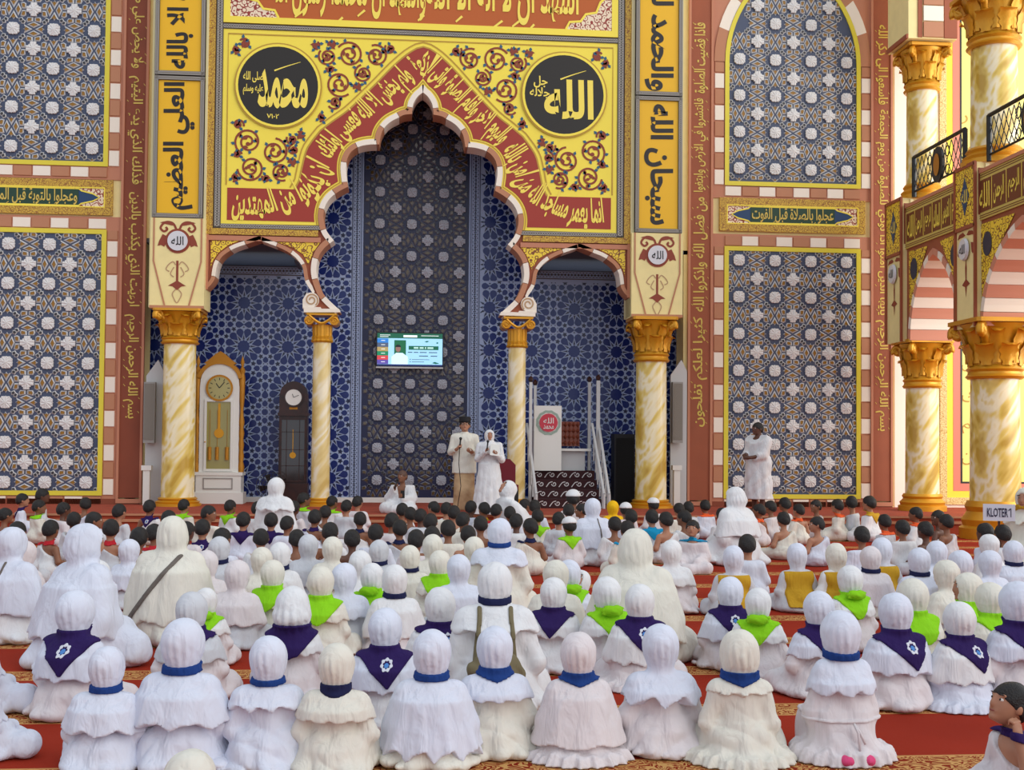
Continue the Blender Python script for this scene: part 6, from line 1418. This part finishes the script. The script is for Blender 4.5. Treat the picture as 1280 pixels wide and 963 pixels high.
YH = girl(.013, cape=True, zb=.32, robe=WW, hij=YELC, fig=F(93)); put(YH, 766, 626, '', label='girl in bright yellow hijab between minbar and thick column')
tb = boy(.008, 'wrap', scarf='tri', fig=F(94, hy=.0, hp=-.1), face=True, skin=SKIN2); put(tb, 866, 650, '', rot=2.5, mats={'neck_scarf': TURQ}, label='boy with turquoise scarf turned round to face the camera')
bb = girl(.010, zb=.30, robe=WW, hij=WW, fig=F(95, hp=-.5), face=True); put(bb, 727, 712, '', D=9.3, rot=2.6, label='small child in white hood looking up towards the camera')
# ---- near boy at the right edge, hand raised to his cheek
nb = boy(.0075, 'bare', 1, scarf='tri', fig=Fig(seed=96, hy=.12, hp=-.32, pose={-1: ((-.165, .02, .24), (-.118, .045, .405))}), face=True, skin=SKIN2)
hv, hq = hand_mesh((-.118, .045, .405), (.1, .1, 1), (1, .3, 0), .72, 1.25, left=True, h=.0045)
add_part(nb[0], 'hand', np_mesh('hand', [(hv, hq, 0)], [SKIN2]))
put(nb, 1266, 851, '', D=4.9, rot=1.55, label='boy at lower right corner in profile, purple scarf, hand at cheek')
# ---- nobody sits inside a neighbour: slide the farther one back along the line of sight, same head height in view
start = [P[2] for P in PEOPLE]
for it in range(40):
    pos = [(_C+ray(P[1], 700)*P[2])[:2] for P in PEOPLE]; moved = False
    for i in range(len(PEOPLE)):
        for j in range(i+1, len(PEOPLE)):
            A, B = PEOPLE[i], PEOPLE[j]; need = .165*(A[4]*A[10].sb+B[4]*B[10].sb)
            if abs(pos[i][0]-pos[j][0]) < need and np.hypot(*(pos[i]-pos[j])) < need:
                for k, sg in ((i, 1 if A[2] >= B[2] else -1), (j, 1 if B[2] > A[2] else -1)):
                    if (12 <= k or sg > 0) and abs(PEOPLE[k][2]+sg*.05-start[k]) < .55 and PEOPLE[k][2]+sg*.05 < 19.3: PEOPLE[k][2] += sg*.05; moved = True
    if not moved: break
for k, P in enumerate(PEOPLE):
    if P[2] != start[k]: P[4] = (1.5-(P[9]-hor(P[1]))*P[2]/1500)/(P[10].hc[2]+.108*P[10].sh)
# ---- place everybody and give each a label of its own
from collections import defaultdict
cnt = defaultdict(list)
for P in PEOPLE:
    if not P[8]: cnt[(P[5], rowname(P[2]))].append(P)
for (d, r), L in cnt.items():
    L.sort(key=lambda P: P[1])
    for i, P in enumerate(L):
        P[8] = '%s, %s, %s' % (d, r, 'only one there' if len(L) == 1 else ORD[i]+' such from left')
for root, x, D, rot, s, desc, mats, grp, label, yt, fg in PEOPLE:
    w0 = label.split(); kind = 'seated girls in white hijabs' if 'girl' in w0 or 'child' in w0 or 'hijab' in w0 and 'woman' not in w0 else 'seated women in white' if 'woman' in w0 else 'seated boys in white wraps'
    place(root, x, D, rot, s, label, kind, mats)
# ================================================================== STANDING AND SPECIAL FIGURES
def std_root(skin, lo, hi, h, hc, hs, hy=0, hp=0, sk=SKIN, hands=()):
    fg = Fig(sh=hs, hy=hy, hp=hp); fg.hc = np.array(hc)
    fn = lambda X, Y, Z: smin(skin(X, Y, Z), head_sdf(*fg.hl(X, Y, Z))*hs, .02)
    v, q = nets(fn, lo, hi, h); parts = [(v, q, 0)]+face_bits(fg.hT)+[(a, b, 0) for a, b in hands]
    return bpy.data.objects.new('person', np_mesh('person', parts, [sk, LIP, EYEW, EYEB])), fg
def finish(root, loc, rot, label, scale=1, grp='people standing or seated by the stage'):
    def lk(o):
        COL.objects.link(o)
        for c in o.children: lk(c)
    lk(root); root.location = loc; root.rotation_euler = (0, 0, rot); root.scale = (scale,)*3; tag(root, label, 'person', grp)
def mic(root, at, d):
    m = M(); a = Vector(at); d = Vector(d).normalized(); m.tube([a-d*.10, a+d*.06], [.012, .016], 10); mc = root_child(root, 'microphone', m.mesh('microphone', black, 'all')); v, f = ball(tuple(a+d*.085), (.028, .028, .028), 12, 8); add_part(mc, 'microphone_head', np_mesh('microphone_head', [(v, f, 0)], [black_metal]))
def root_child(root, n, me): return add_part(root, n, me)
SARONG = mat('brown_striped_sarong', (150, 108, 72), .8, vary=.45, vscale=3, c2=(210, 180, 140))
# man with black cap
def body_std(X, Y, Z, z0=.1, ztop=1.42, w=.0):
    d = cap(X, Y, Z, (0, 0, .95), (0, 0, 1.28), .15+w, .155+w, sx=1.15, sy=.85); d = smin(d, cap(X, Y, Z, (-.15, 0, 1.36), (.15, 0, 1.36), .06+w, .06+w), .08); return d
def arm(X, Y, Z, k, el, ha, r): return smin(cap(X, Y, Z, (k*.19, 0, 1.36), el, r, r*.88), cap(X, Y, Z, el, ha, r*.85, r*.62), .02)
poseA = {1: ((.25, .02, 1.10), (.13, .24, 1.16)), -1: ((-.25, .02, 1.10), (-.12, .24, 1.10))}
def skinA(X, Y, Z):
    d = body_std(X, Y, Z, w=-.015)
    for k in (1, -1): d = np.minimum(d, arm(X, Y, Z, k, *poseA[k], .045)); d = np.minimum(d, cap(X, Y, Z, (k*.09, 0, .9), (k*.10, 0, .08), .085, .045)); d = np.minimum(d, cap(X, Y, Z, (k*.10, -.03, .045), (k*.12, .13, .03), .04, .032))
    return smin(d, cap(X, Y, Z, (0, 0, 1.38), (0, .01, 1.50), .058, .052), .03)
hA = [hand_mesh(poseA[1][1], (-.4, .7, .7), (-1, .2, .2), 1, 1.25), hand_mesh(poseA[-1][1], (.5, .8, .2), (0, -.2, 1), 1, .8, left=True)]
bA = ((-.36, -.24, 0), (.36, .36, 1.80)); ra, fa = std_root(skinA, *bA, .012, (0, .02, 1.585), 1.17, hp=-.12, sk=SKIN2, hands=hA)
def shirtA(X, Y, Z):
    d = body_std(X, Y, Z, w=.008); d = smin(d, cap(X, Y, Z, (0, 0, 1.0), (0, 0, .74), .165, .18, sx=1.2, sy=.85), .05)
    for k in (1, -1): d = smin(d, np.maximum(arm(X, Y, Z, k, *poseA[k], .062), -((Y-.20))*-1-.0), .02)
    d = d+.007*fold(X, Y, Z, 3, .7); d = smin(d, cap(X, Y, Z, (0, .0, 1.42), (0, .005, 1.47), .07, .062), .02); return np.maximum(np.maximum(d, .72-Z), Z-1.475)
add_part(ra, 'shirt', mk('shirt', shirtA, *bA, .012, WC))
add_part(ra, 'sarong', mk('sarong', lambda X, Y, Z: np.maximum(np.maximum(cap(X, Y, Z, (0, 0, .95), (0, 0, .1), .155, .17, sx=1.15, sy=.85)+.006*np.sin(25*X+3*Z), Z-.80), .06-Z), *bA, .014, SARONG))
add_part(ra, 'hair', mk('hair', fa.hair, (-.13, -.14, 1.44), (.13, .16, 1.74), .009, HAIR))
add_part(ra, 'cap', mk('cap', lambda X, Y, Z: (lambda x, y, z: np.maximum(np.maximum(np.sqrt((x/.088)**2+((y+.006)/.102)**2)-1, 0)*.09+np.maximum(np.abs(z-.085)-.04, 0)-.002, -1))(*fa.hl(X, Y, Z)), (-.14, -.15, 1.60), (.14, .17, 1.78), .008, mat('black_felt_cap', (18, 16, 20), .8)))
m = M()
for k in (-1, 1): m.tube([tuple(fa.hT([(k*.032+.022*math.cos(a), .094, .010+.017*math.sin(a))])[0]) for a in np.linspace(0, 2*PI, 13)], .0028, 4, False)
m.tube([tuple(fa.hT([(x, .096, .012)])[0]) for x in (-.01, .01)], .003, 4); add_part(ra, 'glasses', m.mesh('glasses', black))
mic(ra, (.08, .30, 1.26), (-.1, .1, 1))
m = M(); m.tube([(.09, .29, 1.16), (.10, .32, .9), (.06, .34, .5), (.12, .36, .1)], .007, 5); add_part(ra, 'microphone_cable', m.mesh('microphone_cable', black, 'all'))
pA = _C+ray(580, 640)*20.4; sA = (1.5-(521-554)*20.4/1500-PLAT_Z)/1.745; finish(ra, (pA[0], pA[1], PLAT_Z), PI-.05, 'standing man with black cap and glasses in cream shirt holding microphone', sA)
# woman with microphone and paper
poseB = {1: ((.23, .04, 1.10), (.07, .24, 1.24)), -1: ((-.25, .04, 1.08), (-.15, .26, 1.18))}
def skinB(X, Y, Z):
    d = body_std(X, Y, Z, w=-.03)
    for k in (1, -1): d = np.minimum(d, arm(X, Y, Z, k, *poseB[k], .042)); d = np.minimum(d, cap(X, Y, Z, (k*.08, 0, .9), (k*.08, 0, .08), .08, .04)); d = np.minimum(d, cap(X, Y, Z, (k*.08, -.02, .04), (k*.10, .12, .03), .036, .03))
    return smin(d, cap(X, Y, Z, (0, 0, 1.36), (0, .01, 1.48), .05, .045), .03)
hB = [hand_mesh(poseB[1][1], (-.3, .7, .8), (-1, .2, .2), .9, 1.25), hand_mesh(poseB[-1][1], (.6, .6, .5), (0, -.5, 1), .9, .7, left=True)]
rb, fb = std_root(skinB, *bA, .013, (0, .02, 1.56), 1.1, hy=.15, hp=-.1, sk=SKIN2, hands=hB)
def dressB(X, Y, Z):
    d = body_std(X, Y, Z, w=.0); th = np.arctan2(Y, X); R = .17+.13*np.clip(1.0-Z, 0, 1)+.012*np.sin(12*th)*np.clip(1.05-Z, 0, 1); d2 = np.maximum((np.sqrt((X/1.15)**2+(Y*1.1)**2)-R)*.8, Z-1.0); d = smin(d, d2, .06)
    for k in (1, -1): d = smin(d, arm(X, Y, Z, k, *poseB[k], .068), .02)
    return np.maximum(d+.007*fold(X, Y, Z, 5, .8), .02-Z)
add_part(rb, 'dress', mk('dress', lambda X, Y, Z: np.maximum(dressB(X, Y, Z), Z-1.45), (-.4, -.34, 0), (.4, .38, 1.5), .013, WW))
def hijB(X, Y, Z):
    c = (np.sqrt(X**2+(Y*1.15)**2)-(.07+np.clip(1.47-Z, 0, .12)*1.15+np.clip(1.35-Z, 0, 1)*.2)); c = np.maximum(np.maximum(c*.75, 1.20-Z+.02*np.sin(12*X)), Z-1.50); return smin(fb.hood(X, Y, Z), c+.004*fold(X, Y, Z, 2), .03)
add_part(rb, 'hijab', mk('hijab', hijB, (-.3, -.25, 1.15), (.3, .3, 1.72), .011, WW)); mic(rb, (.03, .29, 1.36), (-.1, -.2, 1))
m = M(); m.add([(-.20, .30, 1.16), (-.02, .32, 1.18), (-.03, .26, 1.40), (-.21, .24, 1.38), (-.20, .304, 1.16), (-.02, .324, 1.18), (-.03, .264, 1.40), (-.21, .244, 1.38)], [(0, 1, 2, 3), (7, 6, 5, 4)]); add_part(rb, 'paper', m.mesh('paper', white_paint))
pB = _C+ray(611, 640)*20.0; sB = (1.5-(537-554)*20.0/1500-PLAT_Z)/1.68; finish(rb, (pB[0], pB[1], PLAT_Z), PI-.1, 'standing woman in white dress and hijab reading into a microphone from paper', sB)
# man in white wrap standing at right, in profile
poseC = {1: ((.22, .10, 1.08), (.10, .30, 1.08)), -1: ((-.22, .10, 1.08), (-.06, .32, 1.04))}
def skinC(X, Y, Z):
    d = body_std(X, Y, Z, w=.0)
    for k in (1, -1): d = np.minimum(d, arm(X, Y, Z, k, *poseC[k], .05)); d = np.minimum(d, cap(X, Y, Z, (k*.09, 0, .9), (k*.10, 0, .08), .085, .045)); d = np.minimum(d, cap(X, Y, Z, (k*.10, -.03, .045), (k*.12, .13, .03), .04, .032))
    return smin(d, cap(X, Y, Z, (0, 0, 1.38), (0, .01, 1.50), .062, .058), .03)
hC = [hand_mesh(poseC[1][1], (-.8, .5, -.1), (-.2, -1, 0), 1.05, .9), hand_mesh(poseC[-1][1], (.8, .5, .0), (.2, -1, 0), 1.05, .9, left=True)]
rc_, fc = std_root(skinC, *bA, .012, (0, .03, 1.59), 1.2, hy=-.15, sk=SKIN3, hands=hC)
def ihram(X, Y, Z):
    d = body_std(X, Y, Z, w=.055); th = np.arctan2(Y, X); d = smin(d, np.maximum((np.sqrt((X/1.1)**2+(Y*1.05)**2)-(.215+.05*np.clip(1.1-Z, 0, 1)+.01*np.sin(9*th+2*Z)*np.clip(1.3-Z, 0, 1)))*.9, Z-1.05), .06)
    for k in (1, -1): d = smin(d, np.maximum(arm(X, Y, Z, k, poseC[k][0], poseC[k][1], .088), Y-.22), .05)
    d = smin(d, cap(X, Y, Z, (0, -.01, 1.40), (0, 0, 1.47), .10, .075), .04)+.010*(1-2*np.abs(np.sin(8*Z+9*X+5*Y)))+.006*fold(X, Y, Z, 7, .8); return np.maximum(np.maximum(d, .25-Z), Z-1.475+.9*np.clip(Y, 0, 1))
add_part(rc_, 'wrap_cloth', mk('wrap_cloth', ihram, (-.4, -.3, .2), (.4, .36, 1.5), .012, WW))
add_part(rc_, 'hair', mk('hair', fc.hair, (-.13, -.14, 1.44), (.13, .17, 1.75), .009, HAIR))
pC = _C+ray(948, 600)*21.6; sC_ = (1.5-(528-557)*21.6/1500-PLAT_Z)/1.72; finish(rc_, (pC[0], pC[1], PLAT_Z), PI/2+.55, 'man in white wrap standing in profile before the right lattice window', sC_)
# seated man with microphone, facing the hall
fd = Fig(sb=1.35, sz=1.42, sh=1.15, seed=98, hy=-.25, pose={1: ((.19, .05, .20), (.06, .17, .33)), -1: ((-.18, .06, .19), (-.08, .20, .20))})
lo, hi = fd.box(); v, q = nets(fd.skin, lo, hi, .012)
hD = [hand_mesh((.06*1.35, .17*1.35, .33*1.42), (-.3, .2, 1), (-1, 0, 0), 1, 1.25), hand_mesh((-.08*1.35, .2*1.35, .2*1.42), (.2, .8, .5), (.2, -.5, 1), 1, .9, left=True)]
rd = bpy.data.objects.new('person', np_mesh('person', [(v, q, 0)]+face_bits(fd.hT)+[(a, b, 0) for a, b in hD], [SKIN, LIP, EYEW, EYEB]))
def clothD(X, Y, Z):
    x, y, z = fd.loc(X, Y, Z); d = smin(fd.torso(x, y, z, .014), fd.arms(x, y, z, .062), .05); d = smin(d, fd.legs(x, y, z, .08), .04)+.007*fold(x, y, z, 4, 1); d = np.maximum(d, z-.375); return np.maximum(np.maximum(d, -np.maximum(np.abs(x)-.035-.25*np.clip(z-.22, 0, 1), .2-z-.1*(y < 0))*1.0-(y < 0.02)*9), -z)*1.35
add_part(rd, 'wrap_cloth', mk('wrap_cloth', clothD, lo, hi, .012, WW)); add_part(rd, 'hair', mk('hair', lambda X, Y, Z: fd.hair(X, Y, Z, .003), lo, hi, .01, mat('cropped_grey_hair', (92, 66, 54), .7)))
mic(rd, (.03, .27, .56), (-.2, -.3, 1)); m = M().box(-.16, -.08, .32, .335, .30, .44); add_part(rd, 'telephone', m.mesh('telephone', black))
pD = _C+ray(503, 640)*20.4; sD = (1.5-(588-553)*20.4/1500-PLAT_Z)/(fd.hc[2]+.12); finish(rd, (pD[0], pD[1], PLAT_Z), PI-.35, 'seated man in white wrap speaking into microphone below the television', sD)
# maroon draped chair behind the standing woman
pM = _C+ray(631, 600)*20.9; ch = thing('draped_chair', 'maroon draped chair just behind the standing woman with the paper', 'chair', (pM[0], pM[1], PLAT_Z)); part('seat', M().box(-.22, .22, -.22, .22, .40, .48), mat('maroon_cloth', (110, 20, 36), .8), ch); part('backrest', M().plate([(-.2, .48), (.2, .48), (.2, .82), (.1, .92), (-.1, .92), (-.2, .82)], .14, .2), mat('maroon_cloth', (110, 20, 36), .8), ch)
for a in (-.2, .2):
    for b in (-.2, .2): part('leg', M().box(a-.02, a+.02, b-.02, b+.02, 0, .4), black_metal, ch)
# remove the unplaced prototypes
for o in list(bpy.data.objects):
    if not o.users_collection: bpy.data.objects.remove(o)
